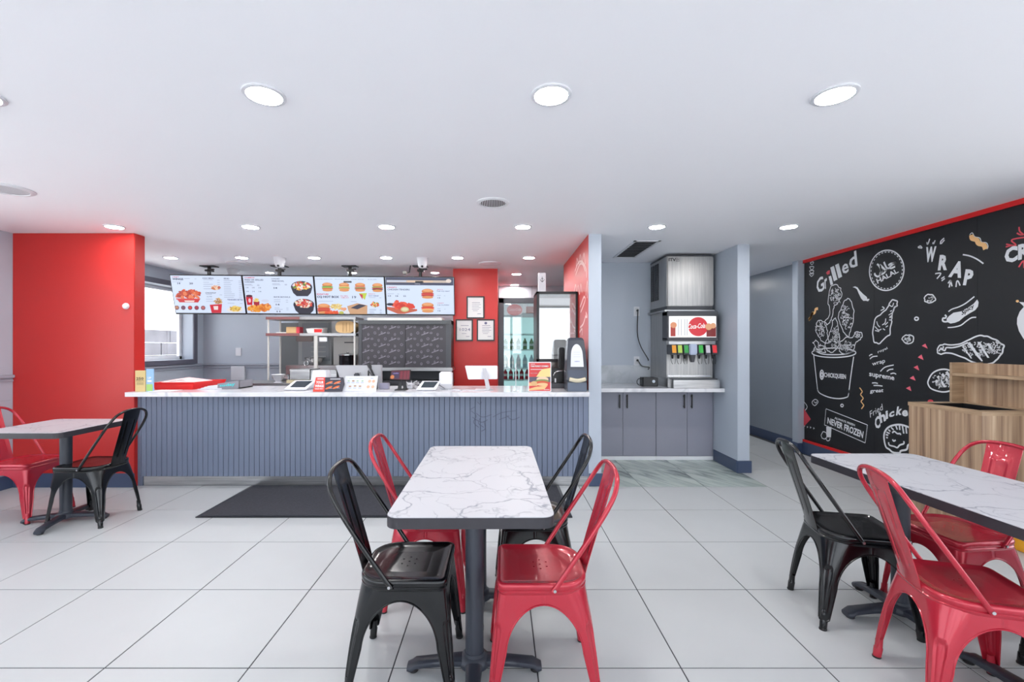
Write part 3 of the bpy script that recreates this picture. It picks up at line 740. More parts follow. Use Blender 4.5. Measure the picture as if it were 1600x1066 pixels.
legs = [[(488, -410), (560, -350), (580, -250), (540, -170), (480, -100), (460, -40), (440, 60), (415, 120), (375, 165), (345, 120), (400, 30), (420, -40), (395, -140), (400, -280), (430, -370)],
        [(665, -215), (720, -160), (745, -40), (740, 120), (700, 240), (680, 330), (640, 300), (590, 230), (560, 140), (530, 70), (530, 20), (570, -60), (610, -160)],
        [(275, 90), (340, 120), (375, 220), (385, 300), (400, 400), (350, 420), (290, 370), (235, 290), (215, 200), (235, 115)],
        [(495, 68), (525, 120), (530, 260), (550, 360), (530, 470), (450, 540), (380, 520), (345, 440), (400, 300), (440, 200), (450, 100)],
        [(215, 370), (250, 400), (262, 440), (330, 450), (360, 540), (240, 530), (190, 490), (215, 455), (175, 410)],
        [(770, 255), (850, 260), (868, 310), (840, 360), (780, 400), (740, 520), (700, 545), (600, 560), (540, 520), (560, 400), (640, 330), (720, 340), (750, 300)]]
strokes([['c']+zB(wob(l)) for l in legs], 0.010, label='chalk outline of heaped fried drumsticks')
sc = scrib(490, -250, 80, 150, 55)+scrib(640, 60, 85, 200, 60, -0.1)+scrib(290, 230, 65, 130, 40, -0.2)+scrib(470, 350, 75, 200, 60, 0.1)+scrib(640, 450, 110, 80, 45)+scrib(280, 490, 70, 40, 16)+scrib(800, 310, 50, 40, 12)
strokes(sc, 0.006, name='drawing', label='scribbled crust texture of the drumsticks')
strokes([['c']+zB(ell(470, 545, 305, 65, 26)), zB([(185, 500), (300, 560), (470, 572), (640, 562), (745, 520)]),
         zB([(190, 575), (215, 800), (245, 1066)])+zC([(245, 80), (275, 130), (400, 185), (540, 205), (650, 185), (672, 150), (680, 80)]),
         zB([(745, 600), (715, 800), (680, 1066)])+zC([(676, 130)])], 0.013, label='chalk outline of the bucket')
strokes([['c']+zB(ell(303, 850, 24, 62, 14)), zB([(303, 815), (318, 850), (303, 885), (290, 850), (303, 815)])], 0.016)
quadtext('CHICKQUEEN', *zB([(335, 893), (638, 922), (335, 818), (638, 845)]), bold=0.03)
# loose drumstick, popcorn
strokes([['c']+zA(wob([(1270, 790), (1300, 785), (1350, 810), (1345, 870), (1310, 900), (1290, 960), (1270, 1040), (1268, 1100), (1250, 1260), (1180, 1310), (1100, 1400), (1020, 1370), (1010, 1240), (1035, 1050), (1110, 990), (1190, 930), (1225, 870)], 8, 2))], 0.013)
strokes([zB(l) for l in ([(1065, 110), (1080, 160), (1110, 190)], [(1190, 70), (1180, 130), (1140, 160)], [(1180, 160), (1220, 120)], [(1190, 190), (1220, 170)], [(1150, 210), (1180, 230)], [(1040, 180), (1090, 230), (1130, 215)], [(1040, 235), (1100, 250)],
    [(1240, 60), (1270, 50)], [(1235, 90), (1268, 90)], [(1250, -30), (1280, -40)], [(1140, -95), (1170, -70), (1120, -40)])]+[zA(l) for l in ([(1230, 1000), (1290, 960)], [(1240, 1030), (1280, 1000)], [(1290, 930), (1330, 880)], [(1240, 860), (1280, 880), (1300, 830)])], 0.010)
for cx, cy, s, z in ((290, 150, 1.0, zE), (1500, 357, 1.05, zB)):
    strokes([['c']+z(wob(ell(cx, cy, 78*s, 60*s, 10), 7, 2))], 0.011); strokes(scrib(cx, cy, 60*s, 42*s, 16, 0, z, 22), 0.008)
strokes([['c']+zE(ell(107, 428, 26, 22, 10))], 0.012); strokes([['c']+zC(ell(583, 300, 18, 18, 10))], 0.012)
strokes([['c']+zC([(175, 240), (215, 215), (252, 250), (205, 302), (170, 270)]), zC([(195, 245), (215, 265), (235, 245)])], 0.010)
# WRAP
arctext([('W', (222, 625), (365, 612), (20, -215)), ('R', (402, 735), (530, 730), (30, -215)), ('A', (545, 825), (725, 840), (70, -225)), ('P', (750, 940), (870, 945), (40, -222))], bold=0.05, z=zD)
strokes([zD(l) for l in ([(265, 378), (250, 345), (262, 375), (290, 295)], [(335, 368), (335, 345), (345, 365), (365, 315)], [(440, 370), (445, 330), (490, 285)], [(450, 365), (495, 310)], [(125, 415), (160, 395), (185, 425)], [(130, 418), (185, 425)],
    [(365, 780), (445, 775), (390, 850)], [(450, 850), (495, 820)], [(455, 880), (500, 845)], [(545, 915), (580, 870), (560, 970)], [(580, 870), (600, 955)], [(655, 965), (665, 890), (685, 885), (712, 945)], [(750, 515), (850, 535), (950, 580), (1035, 640)])], 0.011)
strokes([zD([(870, 240), (880, 290), (940, 310), (970, 360), (1040, 380), (1065, 440)])], 0.036, M_mustard)
strokes([zD([(845, 240), (880, 212), (915, 265), (985, 285), (1010, 340), (1075, 350), (1100, 400), (1085, 440)])], 0.006)
# CRISPY, cut by the frame
quadtext('CRISPY', *zD([(1330, 650), (2150, 420), (1330, 430), (2150, 200)]), bold=0.05)
strokes([zD(l) for l in ([(1350, 370), (1470, 390), (1480, 370), (1425, 320), (1500, 290), (1800, 250)], [(1345, 408), (1440, 385)], [(1500, 215), (1550, 240), (1600, 235)], [(1530, 130), (1540, 190), (1590, 235)], [(1525, 690), (1590, 600), (1600, 700)])], 0.010, M_mred, label='pink-red flourishes around the cut-off word')
# chilli with lettering
strokes([], fills=[zE([(530, 470), (525, 430), (560, 390), (620, 345), (730, 325), (830, 270), (900, 220), (950, 160), (970, 200), (960, 260), (920, 310), (850, 350), (770, 400), (700, 460), (640, 485), (580, 495)])])
strokes([zE([(500, 375), (520, 395), (505, 420), (475, 420), (470, 455), (500, 470), (545, 465)])], 0.014)
strokes([zE([(550, 330), (600, 295), (690, 265), (780, 220), (860, 160), (910, 120)]), zE([(540, 550), (620, 545), (720, 520), (800, 460), (870, 415), (935, 408)])], 0.010)
strokes([zE([(580, 380), (640, 348), (720, 340)]), zE([(575, 400), (570, 440), (600, 480)])], 0.010, M_mblack)
def f_(u, v):
    (x0, y0), (x1, y1), (x2, y2), (x3, y3) = zE([(735, 400), (915, 285), (735, 320), (900, 215)])
    return W((x0*(1-u)+x1*u)*(1-v)+(x2*(1-u)+x3*u)*v, (y0*(1-u)+y1*u)*(1-v)+(y2*(1-u)+y3*u)*v, 0.0009)
mt.part('lettering', MB().text('Spicy', f_, 0.03), M_mblack)
# big drumstick with grill marks
dl = [(395, 860), (430, 800), (500, 778), (590, 795), (720, 770), (850, 710), (990, 660), (1100, 670), (1220, 730), (1320, 800), (1300, 900), (1240, 980), (1170, 1040), (1000, 1070), (880, 1030), (780, 980), (640, 920), (520, 905), (450, 925), (405, 905)]
strokes([['c']+zE(wob(dl, 6, 2)), zE([(440, 830), (470, 850), (480, 810)]), zE([(420, 880), (440, 850), (500, 870), (520, 830), (600, 830), (700, 810), (820, 760)])], 0.012)
strokes([], fills=[zE(p) for p in ([(735, 810), (770, 820), (880, 980), (860, 980)], [(815, 765), (850, 750), (1030, 1015), (1010, 1020), (935, 940)], [(950, 750), (990, 750), (1120, 970), (1090, 970)], [(1075, 775), (1110, 765), (1185, 880), (1165, 885)])], label='grill marks')
strokes(scrib(960, 850, 260, 120, 130, 0, zE, 20)+scrib(1200, 830, 100, 120, 35, 0, zE, 26), 0.006)
# grilled fillet beside the cabinet
fil = [(935, 420), (965, 370), (1020, 345), (1080, 350), (1150, 400), (1150, 450), (1090, 490), (1030, 500), (960, 480), (935, 450)]
z5 = lambda pts: Z(1240, 500, pts, 4.442)
strokes([['c']+z5(fil)], 0.013); strokes([z5([(985, 420), (1020, 460)]), z5([(1000, 390), (1050, 465)]), z5([(1030, 375), (1090, 455)]), z5([(1060, 360), (1110, 430)])], 0.024)
strokes(scrib(1035, 420, 85, 62, 60, 0, z5, 10), 0.006)
# small words
quadtext('royal', *zB([(1085, 565), (1222, 500), (1075, 515), (1205, 465)]), bold=0.012)
quadtext('wrap', *zB([(1005, 745), (1185, 700), (1000, 690), (1180, 640)]), bold=0.012)
quadtext('supreme', *zB([(960, 890), (1310, 950), (960, 820), (1310, 880)]), bold=0.02)
quadtext('great', *zC([(970, 140), (1155, 130), (975, 80), (1160, 70)]), bold=0.02)
strokes([zB(l) for l in ([(960, 590), (985, 570), (1005, 570)], [(970, 632), (1010, 600), (1075, 592)], [(1115, 805), (1180, 745), (1300, 715)], [(1205, 805), (1240, 780), (1295, 772)], [(1255, 838), (1300, 828), (1335, 843)], [(1000, 965), (1045, 963), (1080, 972)], [(1020, 1000), (1080, 1000), (1145, 1008)])], 0.011)
strokes([zC([(825, 55), (835, 62)]), zC([(835, 60), (866, 108)]), zC([(866, 108), (838, 148)]), zC([(838, 148), (880, 200)]), zC([(880, 200), (845, 245)]), zC([(845, 245), (888, 298)]), zC([(888, 298), (852, 348)])], 0.012, M_mustard)
for tri in ([(890, 180), (915, 165), (932, 200)], [(862, 260), (888, 240), (902, 278)], [(833, 330), (860, 315), (873, 352)], [(806, 405), (832, 388), (848, 422)], [(780, 475), (808, 460), (818, 495)]):
    strokes([], fills=[z5(tri)], M=M_pink, label='small pink triangle')
strokes([], fills=[z5(ell(950, 566, 20, 14, 12))], M=M_mred)
# never frozen
bx = zC([(360, 345), (935, 570), (905, 820), (340, 570)])
def dash(a, b, n): return [[(a[0]+(b[0]-a[0])*k/n, a[1]+(b[1]-a[1])*k/n), (a[0]+(b[0]-a[0])*(k+0.6)/n, a[1]+(b[1]-a[1])*(k+0.6)/n)] for k in range(n)]
strokes([[bx[0], bx[1]], [bx[2], bx[3]]], 0.008); strokes(dash(bx[1], bx[2], 12)+dash(bx[3], bx[0], 12), 0.010)
quadtext('ALWAYS FRESH', *zC([(478, 485), (762, 590), (480, 455), (764, 560)]), bold=0.03)
quadtext('NEVER FROZEN', *zC([(378, 550), (872, 758), (385, 462), (885, 660)]), bold=0.035)
strokes([], fills=[zC([(365, 595), (438, 600), (430, 742), (368, 740)])]); strokes([['c']+zC(wob(ell(335, 715, 38, 55, 8), 5, 2)), zC([(350, 750), (380, 790), (410, 780), (415, 750)])], 0.010)
strokes([zC([(48, 240), (100, 320), (48, 390)])], 0.010); strokes([], fills=[zC([(48, 330), (150, 490), (48, 600)])], M=M_mred, label='red diamond at the left edge')
for p in ([(55, 570), (75, 585), (55, 600)], [(98, 585), (115, 600), (98, 612)], [(140, 590), (160, 605), (140, 620)], [(185, 600), (205, 618), (185, 632)]): strokes([], fills=[zC(p)])
# fried chicken
quadtext('Fried', *zC([(975, 470), (1165, 350), (955, 390), (1140, 275)]), bold=0.0, shear=0.2)
arctext([('C', (1050, 640), (1120, 600), (-20, -165)), ('h', (1115, 550), (1195, 510), (-25, -145)), ('i', (1190, 495), (1225, 480), (-5, -115)), ('c', (1235, 475), (1310, 445), (0, -75)), ('k', (1330, 440), (1410, 430), (20, -125)), ('e', (1415, 455), (1500, 450), (0, -90)), ('n', (1510, 470), (1600, 490), (0, -90))], bold=0.04, z=zC)
strokes([['c']+zC([(1165, 740), (1185, 650), (1250, 590), (1370, 565), (1480, 590), (1560, 640), (1600, 740), (1560, 830), (1500, 850), (1480, 910), (1400, 930), (1380, 960), (1290, 950), (1240, 910), (1190, 870)])], 0.018)
strokes([zC(l) for l in ([(1195, 745), (1220, 748)], [(1190, 705), (1225, 712)], [(1200, 670), (1245, 690)], [(1225, 635), (1255, 660)], [(1265, 605), (1300, 640)], [(1330, 580), (1350, 635)], [(1380, 575), (1385, 640)], [(1420, 580), (1440, 690)], [(1470, 600), (1480, 690)], [(1280, 680), (1310, 660), (1350, 690), (1390, 690), (1395, 710)], [(1285, 770), (1300, 795), (1328, 780)], [(1230, 810), (1240, 850), (1310, 870), (1350, 885), (1385, 850), (1440, 830), (1440, 795)])], 0.015)
# white crowned figure cut by the frame
strokes([], fills=[zE([(1530, 195), (1600, 200), (1760, 190), (1760, 720), (1660, 760), (1595, 710), (1530, 600), (1502, 500), (1505, 420), (1540, 330), (1595, 265), (1585, 245)])], label='large white rounded shape cut by the edge of the photo')
strokes([], fills=[zE(ell(1508, 184, 22, 18, 12))], M=M_mustard)

# ------------------------------------------------------------------ waste cabinet
t = Thing('waste_cabinet', 'wood-grain waste cabinet with a drop hole and a tray shelf against the mural', 'cabinet', (3.54, 3.29, 0))
cx0, cx1, cy0, cy1, cz = 3.25, 3.84, 3.02, 3.56, 0.918
t.part('left_side', MB().box((cx0, cy0+0.018, 0.0), (cx0+0.018, cy1-0.018, cz-0.028)), M_wood)
t.part('side_panel', MB().box((cx0, cy0, 0.0), (cx1, cy0+0.018, cz-0.028)), M_wood)
t.part('side_panel', MB().box((cx0, cy1-0.018, 0.0), (cx1, cy1, cz-0.028)), M_wood)
m = MB(); hx0, hx1, hy0, hy1 = 3.31, 3.62, 3.09, 3.50; z0, z1 = cz-0.028, cz
for a, b in (((cx0-0.004, cy0-0.004), (hx0, cy1+0.004)), ((hx1, cy0-0.004), (cx1, cy1+0.004)), ((hx0, cy0-0.004), (hx1, hy0)), ((hx0, hy1), (hx1, cy1+0.004))): m.box((*a, z0), (*b, z1))
t.part('top', m, M_woodedge)
t.part('liner', MB().box((hx0, hy0, 0.3), (hx0+0.006, hy1, z1-0.004)).box((hx1-0.006, hy0, 0.3), (hx1, hy1, z1-0.004)).box((hx0, hy1-0.006, 0.3), (hx1, hy1, z1-0.004)).box((hx0, hy0, 0.3), (hx1, hy0+0.006, z1-0.004)), M_black)
t.part('hutch_back', MB().box((3.69, cy0-0.3, cz), (3.708, cy1, 1.228)), M_wood)
t.part('hutch_side', MB().box((3.592, cy1, cz), (3.84, cy1+0.018, 1.230)), M_woodedge)
sh = t.part('shelf', MB().box((3.594, cy0-0.3, 1.125), (3.69, cy1, 1.146)), M_woodedge)
t.part('side_panel', MB().box((3.592, cy0-0.318, cz), (3.84, cy0-0.30, 1.228)), M_wood)
# continuing lower body toward the camera (outside the frame)
t.part('side_panel', MB().box((3.592, cy0-0.318, 0), (3.84, cy0-0.30, cz)), M_wood)
single('floor_box', 'low yellow plastic box on the floor in front of the wood-grain cabinet, barely showing', 'box', MB().hexa([(3.44, 2.86, 0), (3.78, 2.86, 0), (3.78, 3.0, 0), (3.44, 3.0, 0)], [(3.42, 2.85, 0.10), (3.80, 2.85, 0.10), (3.80, 3.01, 0.10), (3.42, 3.01, 0.10)]), mat('yellow_plastic', rgb(236, 170, 40), 0.4), (3.6, 2.93, 0), bevel=0.008)

# ------------------------------------------------------------------ alcove: cabinets, worktop, drink dispenser, ice maker
def basecab(label, x0, x1, doors, hx, loc):
    t = Thing('base_cabinet', label, 'cabinet', loc, group='grey base cabinets in the drinks alcove')
    t.part('carcass', MB().box((x0, 5.37, 0.06), (x1, 5.80, 0.838)), mat('carcass_shadow', rgb(70, 70, 76), 0.6))
    t.part('kick_strip', MB().box((x0, 5.345, 0.0), (x1, 5.37, 0.044)), M_wpaint, bevel=0.002)
    for (a, b), h in zip(doors, hx):
        d = t.part('door', MB().box((a+0.002, 5.35, 0.047), (b-0.002, 5.368, 0.835)), M_door, bevel=0.0015)
        t.part('handle', MB().box((h-0.008, 5.322, 0.62), (h+0.008, 5.330, 0.785)).box((h-0.006, 5.33, 0.635), (h+0.006, 5.352, 0.647)).box((h-0.006, 5.33, 0.757), (h+0.006, 5.352, 0.769)), M_black, d, bevel=0.002)
basecab('grey two-door base cabinet next to the pillar at the counter end', 0.99, 1.864, [(0.99, 1.468), (1.468, 1.864)], [1.425, 1.515], (1.43, 5.58, 0))
basecab('grey two-door base cabinet under the drink dispenser', 1.866, 2.546, [(1.866, 2.238), (2.238, 2.546)], [2.195, 2.285], (2.2, 5.58, 0))
single('worktop', 'white worktop with a thick pale edge in the drinks alcove', 'countertop', MB().box((0.99, 5.07, 0.838), (2.548, 5.837, 0.88)), M_counter, (1.77, 5.45, 0.838), bevel=0.002)
t = Thing('drink_dispenser', 'stainless soft-drink fountain with six valves and a lit red-and-white sign', 'drink dispenser', (2.23, 5.5, 0.88))
X0, X1, Yf = 1.96, 2.50, 5.26
t.part('cabinet', MB().box((X0, Yf, 0.985), (X1, 5.82, 1.765)), M_steelv, bevel=0.006)
t.part('top_ledge', MB().box((X0-0.035, Yf-0.03, 1.765), (X1+0.01, 5.835, 1.785)), M_steel, bevel=0.004)
t.part('drip_tray', MB().box((1.97, 5.08, 0.882), (2.497, 5.42, 0.975)), M_steel, bevel=0.003)
t.part('base', MB().box((X0-0.01, 5.2, 0.882), (X1, 5.8, 0.985)), M_steel, bevel=0.003)
t.part('grid_front', MB().box((X0+0.01, 5.10, 0.976), (X1-0.02, 5.24, 0.988)), M_dark, bevel=0.002)
t.part('splash_lip', MB().box((X0+0.005, Yf-0.02, 1.0), (X1-0.03, Yf, 1.02)), M_chrome, bevel=0.003)
hz0, hz1 = 1.432, 1.755; sx0, sx1 = 1.905, 2.482
hd = t.part('sign_housing', MB().box((sx0, 5.09, hz1-0.05), (sx1, Yf, hz1+0.005)).box((sx0, 5.085, hz0-0.012), (sx1, Yf, hz0+0.025)).box((sx0, 5.10, hz0), (sx0+0.02, Yf, hz1)).box((sx1-0.02, 5.10, hz0), (sx1, Yf, hz1)), M_dark, bevel=0.006)
# curved lit sign
def sign(u, v, lift=0.0):
    return (sx0+0.02+u*(sx1-sx0-0.04), 5.098-0.022*(1-(2*u-1)**2)-lift, hz0+0.028+v*(hz1-hz0-0.082))
def patch(m, u0, u1, v0, v1, lift, n=12):
    vs = [sign(u0+(u1-u0)*k/n, v, lift) for k in range(n+1) for v in (v0, v1)]
    m.add(vs, [(2*k, 2*k+1, 2*k+3, 2*k+2) for k in range(n)])
SA = 0.515/0.24
def disc(m, cu, cv, rv, lift, clip=(0, 1), n=30):
    pts = []
    for k in range(n):
        a = 2*PI*k/n; pts.append((min(clip[1], max(clip[0], cu+rv/SA*math.cos(a))), cv+rv*math.sin(a)))
    m.add([sign(cu, cv, lift)]+[sign(u, v, lift) for u, v in pts], [(0, 1+k, 1+(k+1) % n) for k in range(n)])
sg = t.part('sign_face', (lambda m: (patch(m, 0, 1, 0, 1, 0.0), m)[1])(MB()), emat(240, 240, 244, 1.25))
m = MB(); disc(m, 0.60, 0.5, 0.45, 0.001); t.part('sign_print', m, emat(216, 44, 58), sg, label='round red printed disc')
m = MB(); patch(m, 0.03, 0.13, 0.05, 0.55, 0.001); t.part('sign_print', m, emat(170, 50, 42), sg, label='printed glass of dark drink')
m = MB(); disc(m, 0.09, 0.58, 0.14, 0.0015); t.part('sign_print', m, emat(224, 150, 110), sg)
m = MB(); patch(m, 0.78, 0.995, 0.03, 0.5, 0.0009); t.part('sign_print', m, emat(128, 48, 50), sg)
m = MB(); disc(m, 0.83, 0.5, 0.16, 0.0013); disc(m, 0.93, 0.55, 0.13, 0.0013); t.part('sign_print', m, emat(226, 168, 128), sg)
m = MB()
for u0 in (0.18, 0.24, 0.31, 0.36): patch(m, u0, u0+0.018, 0.08, 0.85, 0.001, 3)
t.part('sign_print', m, emat(196, 200, 208), sg)
t.part('lettering', MB().text('Coca-Cola', lambda u, v: sign(0.38+0.37*u, 0.38+0.24*v+0.06*u, 0.0022), 0.02, 0.35), emat(255, 255, 255), sg)
vc = [(1054, (232, 158, 48)), (1063.2, (176, 204, 90)), (1073, (60, 160, 78)), (1096, (60, 176, 74)), (1107, (196, 190, 200)), (1117.5, (222, 48, 56))]
for px, c in vc:
    x = (px-VX)/FPX*5.1; vz = 1.318
    vb = t.part('valve', MB().hexa([(x-0.029, 5.10, vz-0.055), (x+0.029, 5.10, vz-0.055), (x+0.029, Yf, vz-0.055), (x-0.029, Yf, vz-0.055)], [(x-0.029, 5.12, vz+0.06), (x+0.029, 5.12, vz+0.06), (x+0.029, Yf, vz+0.06), (x-0.029, Yf, vz+0.06)]), M_dark, bevel=0.005)
    def q(u, v, x=x): return (x-0.024+0.048*u, 5.0995+0.02*(0.18+v*0.75)-0.0015, vz-0.055+0.115*(0.18+v*0.75))
    t.part('flavour_label', MB().add([q(0, 0), q(1, 0), q(1, 1), q(0, 1)], [(0, 1, 2, 3)]), pmat(*c), vb)
    t.part('nozzle', MB().lathe([(0.008, -0.045), (0.011, -0.04), (0.014, 0.0)], (x, 5.16, vz-0.058), 12), M_black, vb, smooth=True)
    t.part('lever', MB().tube(cr([(x-0.024, 5.15, vz-0.055), (x-0.024, 5.14, vz-0.11), (x-0.018, 5.13, vz-0.15), (x-0.008, 5.128, vz-0.165)], 5), 0.0028, 6).tube(cr([(x+0.024, 5.15, vz-0.055), (x+0.024, 5.14, vz-0.11), (x+0.018, 5.13, vz-0.15), (x+0.012, 5.128, vz-0.16)], 5), 0.0028, 6), M_black, vb, smooth=True)
x = (1084.5-VX)/FPX*5.1
ch = t.part('ice_chute', MB().box((x-0.045, 5.11, 1.26), (x+0.045, Yf, 1.385)), mat('frosted_plastic', rgb(168, 180, 204), 0.25), bevel=0.01)
t.part('chute_mouth', MB().hexa([(x-0.018, 5.13, 1.175), (x+0.018, 5.13, 1.175), (x+0.018, 5.17, 1.175), (x-0.018, 5.17, 1.175)], [(x-0.03, 5.12, 1.262), (x+0.03, 5.12, 1.262), (x+0.03, 5.2, 1.262), (x-0.03, 5.2, 1.262)]), M_dark, ch, bevel=0.004)
t.part('valve_rail', MB().box((X0+0.005, 5.21, 1.38), (X1+0.01, Yf, 1.42)), M_steel, bevel=0.003)

t = Thing('ice_maker', 'boxy stainless ice maker with black side vents on top of the drink fountain', 'ice maker', (2.23, 5.55, 1.785))
X0, X1, z0, z1 = 1.957, 2.508, 1.79, 2.432
t.part('housing', MB().box((X0+0.004, Yf+0.012, z0+0.04), (X1-0.004, 5.83, z1-0.014)), M_steelv, bevel=0.004)
t.part('front_panel', MB().box((X0+0.012, Yf-0.006, z0+0.045), (X1, Yf+0.012, z1-0.022)), M_steelv, bevel=0.006)
t.part('top_cap', MB().box((X0, Yf-0.004, z1-0.016), (X1+0.002, 5.835, z1)), M_dark, bevel=0.004)
t.part('plinth', MB().box((X0, Yf-0.002, z0), (X1-0.01, 5.833, z0+0.04)), M_dark, bevel=0.004)
m = MB()
for a, b in ((5.53, 5.66), (5.69, 5.80)):
    m.box((X0-0.002, a, 1.93), (X0+0.006, b, 2.38))
v = t.part('vent_panel', m, M_black)
for k in range(14):
    z = 1.95+k*0.031
    t.part('louvre', MB().box((X0-0.006, 5.535, z), (X0-0.002, 5.655, z+0.006)).box((X0-0.006, 5.695, z), (X0-0.002, 5.795, z+0.006)), M_dark, v)
t.part('lettering', MB().text('ITV', lambda u, v: (1.98+u*0.085, Yf-0.0075, 2.355+0.038*v), 0.03), M_black)
m = MB(); rr = [(2.085+0.02*math.cos(PI/4+k*PI/2)*1.2, Yf-0.0075, 2.374+0.024*math.sin(PI/4+k*PI/2)*1.2) for k in range(4)]
m.ribbon(rr, 0.004, (0, -1, 0), closed=True); m.ribbon([(2.085+0.009*math.cos(a*PI/5), Yf-0.0075, 2.374+0.009*math.sin(a*PI/5)) for a in range(10)], 0.004, (0, -1, 0), closed=True)
t.part('emblem', m, M_black)
for k, (px, py, lab) in enumerate(((994.5, 486.7, 'upper white wall outlet left of the drink fountain'), (994.5, 564.5, 'lower white wall outlet, just above the alcove worktop'))):
    x, y, z = P(px, py, 5.85)
    t = Thing('wall_outlet', lab, 'outlet', (x, y, z), group='outlets in the drinks alcove')
    t.part('cover_plate', MB().box((x-0.037, 5.842, z-0.062), (x+0.037, 5.85, z+0.062)), M_white, bevel=0.003)
    t.part('socket', MB().box((x-0.018, 5.839, z-0.045), (x+0.018, 5.843, z+0.045)), mat('socket_grey', rgb(200, 202, 206), 0.4), bevel=0.001)
    pz = z+0.012
    t.part('plug', MB().lathe([(0.014, 0), (0.014, 0.02), (0.008, 0.035)], (x+0.008, 5.84, pz), 12, axis='y'), M_black, smooth=True)
    end = P(1012, 560, 5.75) if k == 0 else P(1014, 574, 5.75)
    mid = [P(996, 520, 5.78), P(1001, 541, 5.76)] if k == 0 else [P(1003, 572, 5.78)]
    single('power_cable', 'black power cable hanging from the %s outlet' % ('upper' if k == 0 else 'lower'), 'cable',
           MB().tube(cr([(x+0.008, 5.81, pz)]+mid+[end, (1.93, 5.82, end[2]-0.03)], 8), 0.0065, 8), M_black, (x, 5.8, pz), smooth=True)
x0, x1 = P(1005, 600, 5.33)[0], P(1028, 600, 5.33)[0]
t = Thing('caddy', 'small black caddy with a clear front and ring handle on the alcove worktop', 'caddy', ((x0+x1)/2, 5.38, 0.88))
t.part('bin', MB().box((x0, 5.33, 0.88), (x1, 5.34, 0.985)).box((x0, 5.33, 0.88), (x0+0.006, 5.46, 0.985)).box((x1-0.006, 5.33, 0.88), (x1, 5.46, 0.985)).box((x0, 5.45, 0.88), (x1, 5.46, 0.985)).box((x0, 5.33, 0.88), (x1, 5.46, 0.886)), M_black, bevel=0.002)
t.part('handle', MB().tube([(x0-0.012+0.034*math.cos(a*PI/8)-0.01, 5.39, 0.93+0.04*math.sin(a*PI/8)) for a in range(16)], 0.005, 8, closed=True), M_black, smooth=True)
t.part('window', MB().lathe([(0.0, 0.0), (0.018, 0.0), (0.018, 0.002), (0, 0.002)], (x1-0.05, 5.33, 0.94), 16, axis='y'), pmat(190, 200, 210))
# things drawn on the red side of the divider
m = MB()
def S(px, py):     # a point on the red side face
    D = 0.858*FPX/(px-VX); return (0.8605, D, CAMZ-(py-VY)/FPX*D)
for l in ([(900, 416), (901, 404), (904, 412), (906, 398), (909, 411), (912, 396), (914, 413)], [(898, 424), (903, 411), (909, 409), (915, 420), (916, 434)], [(899, 430), (905, 414), (910, 413), (914, 424)],
          [(896, 460), (899, 445), (901, 458), (903, 446), (905, 460), (907, 444), (909, 458)], [(906, 480), (909, 472), (912, 464), (914, 468), (911, 478), (907, 488)], [(915, 488), (917, 495), (914, 495)], [(906, 512), (911, 506), (915, 492)], [(905, 520), (909, 514), (909, 524)], [(915, 462), (917, 440), (918, 452), (917, 466)]):
    m.ribbon(cr([S(*p) for p in l], 5), 0.022, NX)
single('wall_lettering', 'pale crown and script drawn on the red side wall above the counter end', 'wall art', m, pmat(240, 200, 196), (0.8605, 5.0, 1.9))
# ------------------------------------------------------------------ the four menu screens
TL, TR, BL = Vector((-4.358, 5.90, 2.304)), Vector((-0.614, 6.05, 2.293)), Vector((-4.36, 6.02, 1.79))
UU, VV = TR-TL, BL-TL; NN = UU.cross(VV).normalized()
if NN.y > 0: NN = -NN          # toward the customers
def scr(i, u, v, lift=0.0): return TL+UU*((i+u)/4)+VV*v+NN*lift
lab = ['leftmost menu screen, with a red tray of wings', 'second menu screen from the left, with two food bowls at its right',
       'third menu screen from the left, with a row of burgers', 'rightmost menu screen, with a dark banner along its top']
K3 = lambda xl, xl2, xr, xr2, yt, yb: (lambda x, y: (((x-(xl+(xl2-xl)*((y-yt)/(yb-yt))))/((xr+(xr2-xr)*((y-yt)/(yb-yt)))-(xl+(xl2-xl)*((y-yt)/(yb-yt))))), (y-yt)/(yb-yt)))
MAP = [K3(36, 88, 804, 838, 60, 494), K3(812, 843, 1594, 1602, 62, 498), K3(32, 50, 800, 810, 72, 510), K3(806, 815, 1564, 1562, 80, 524)]
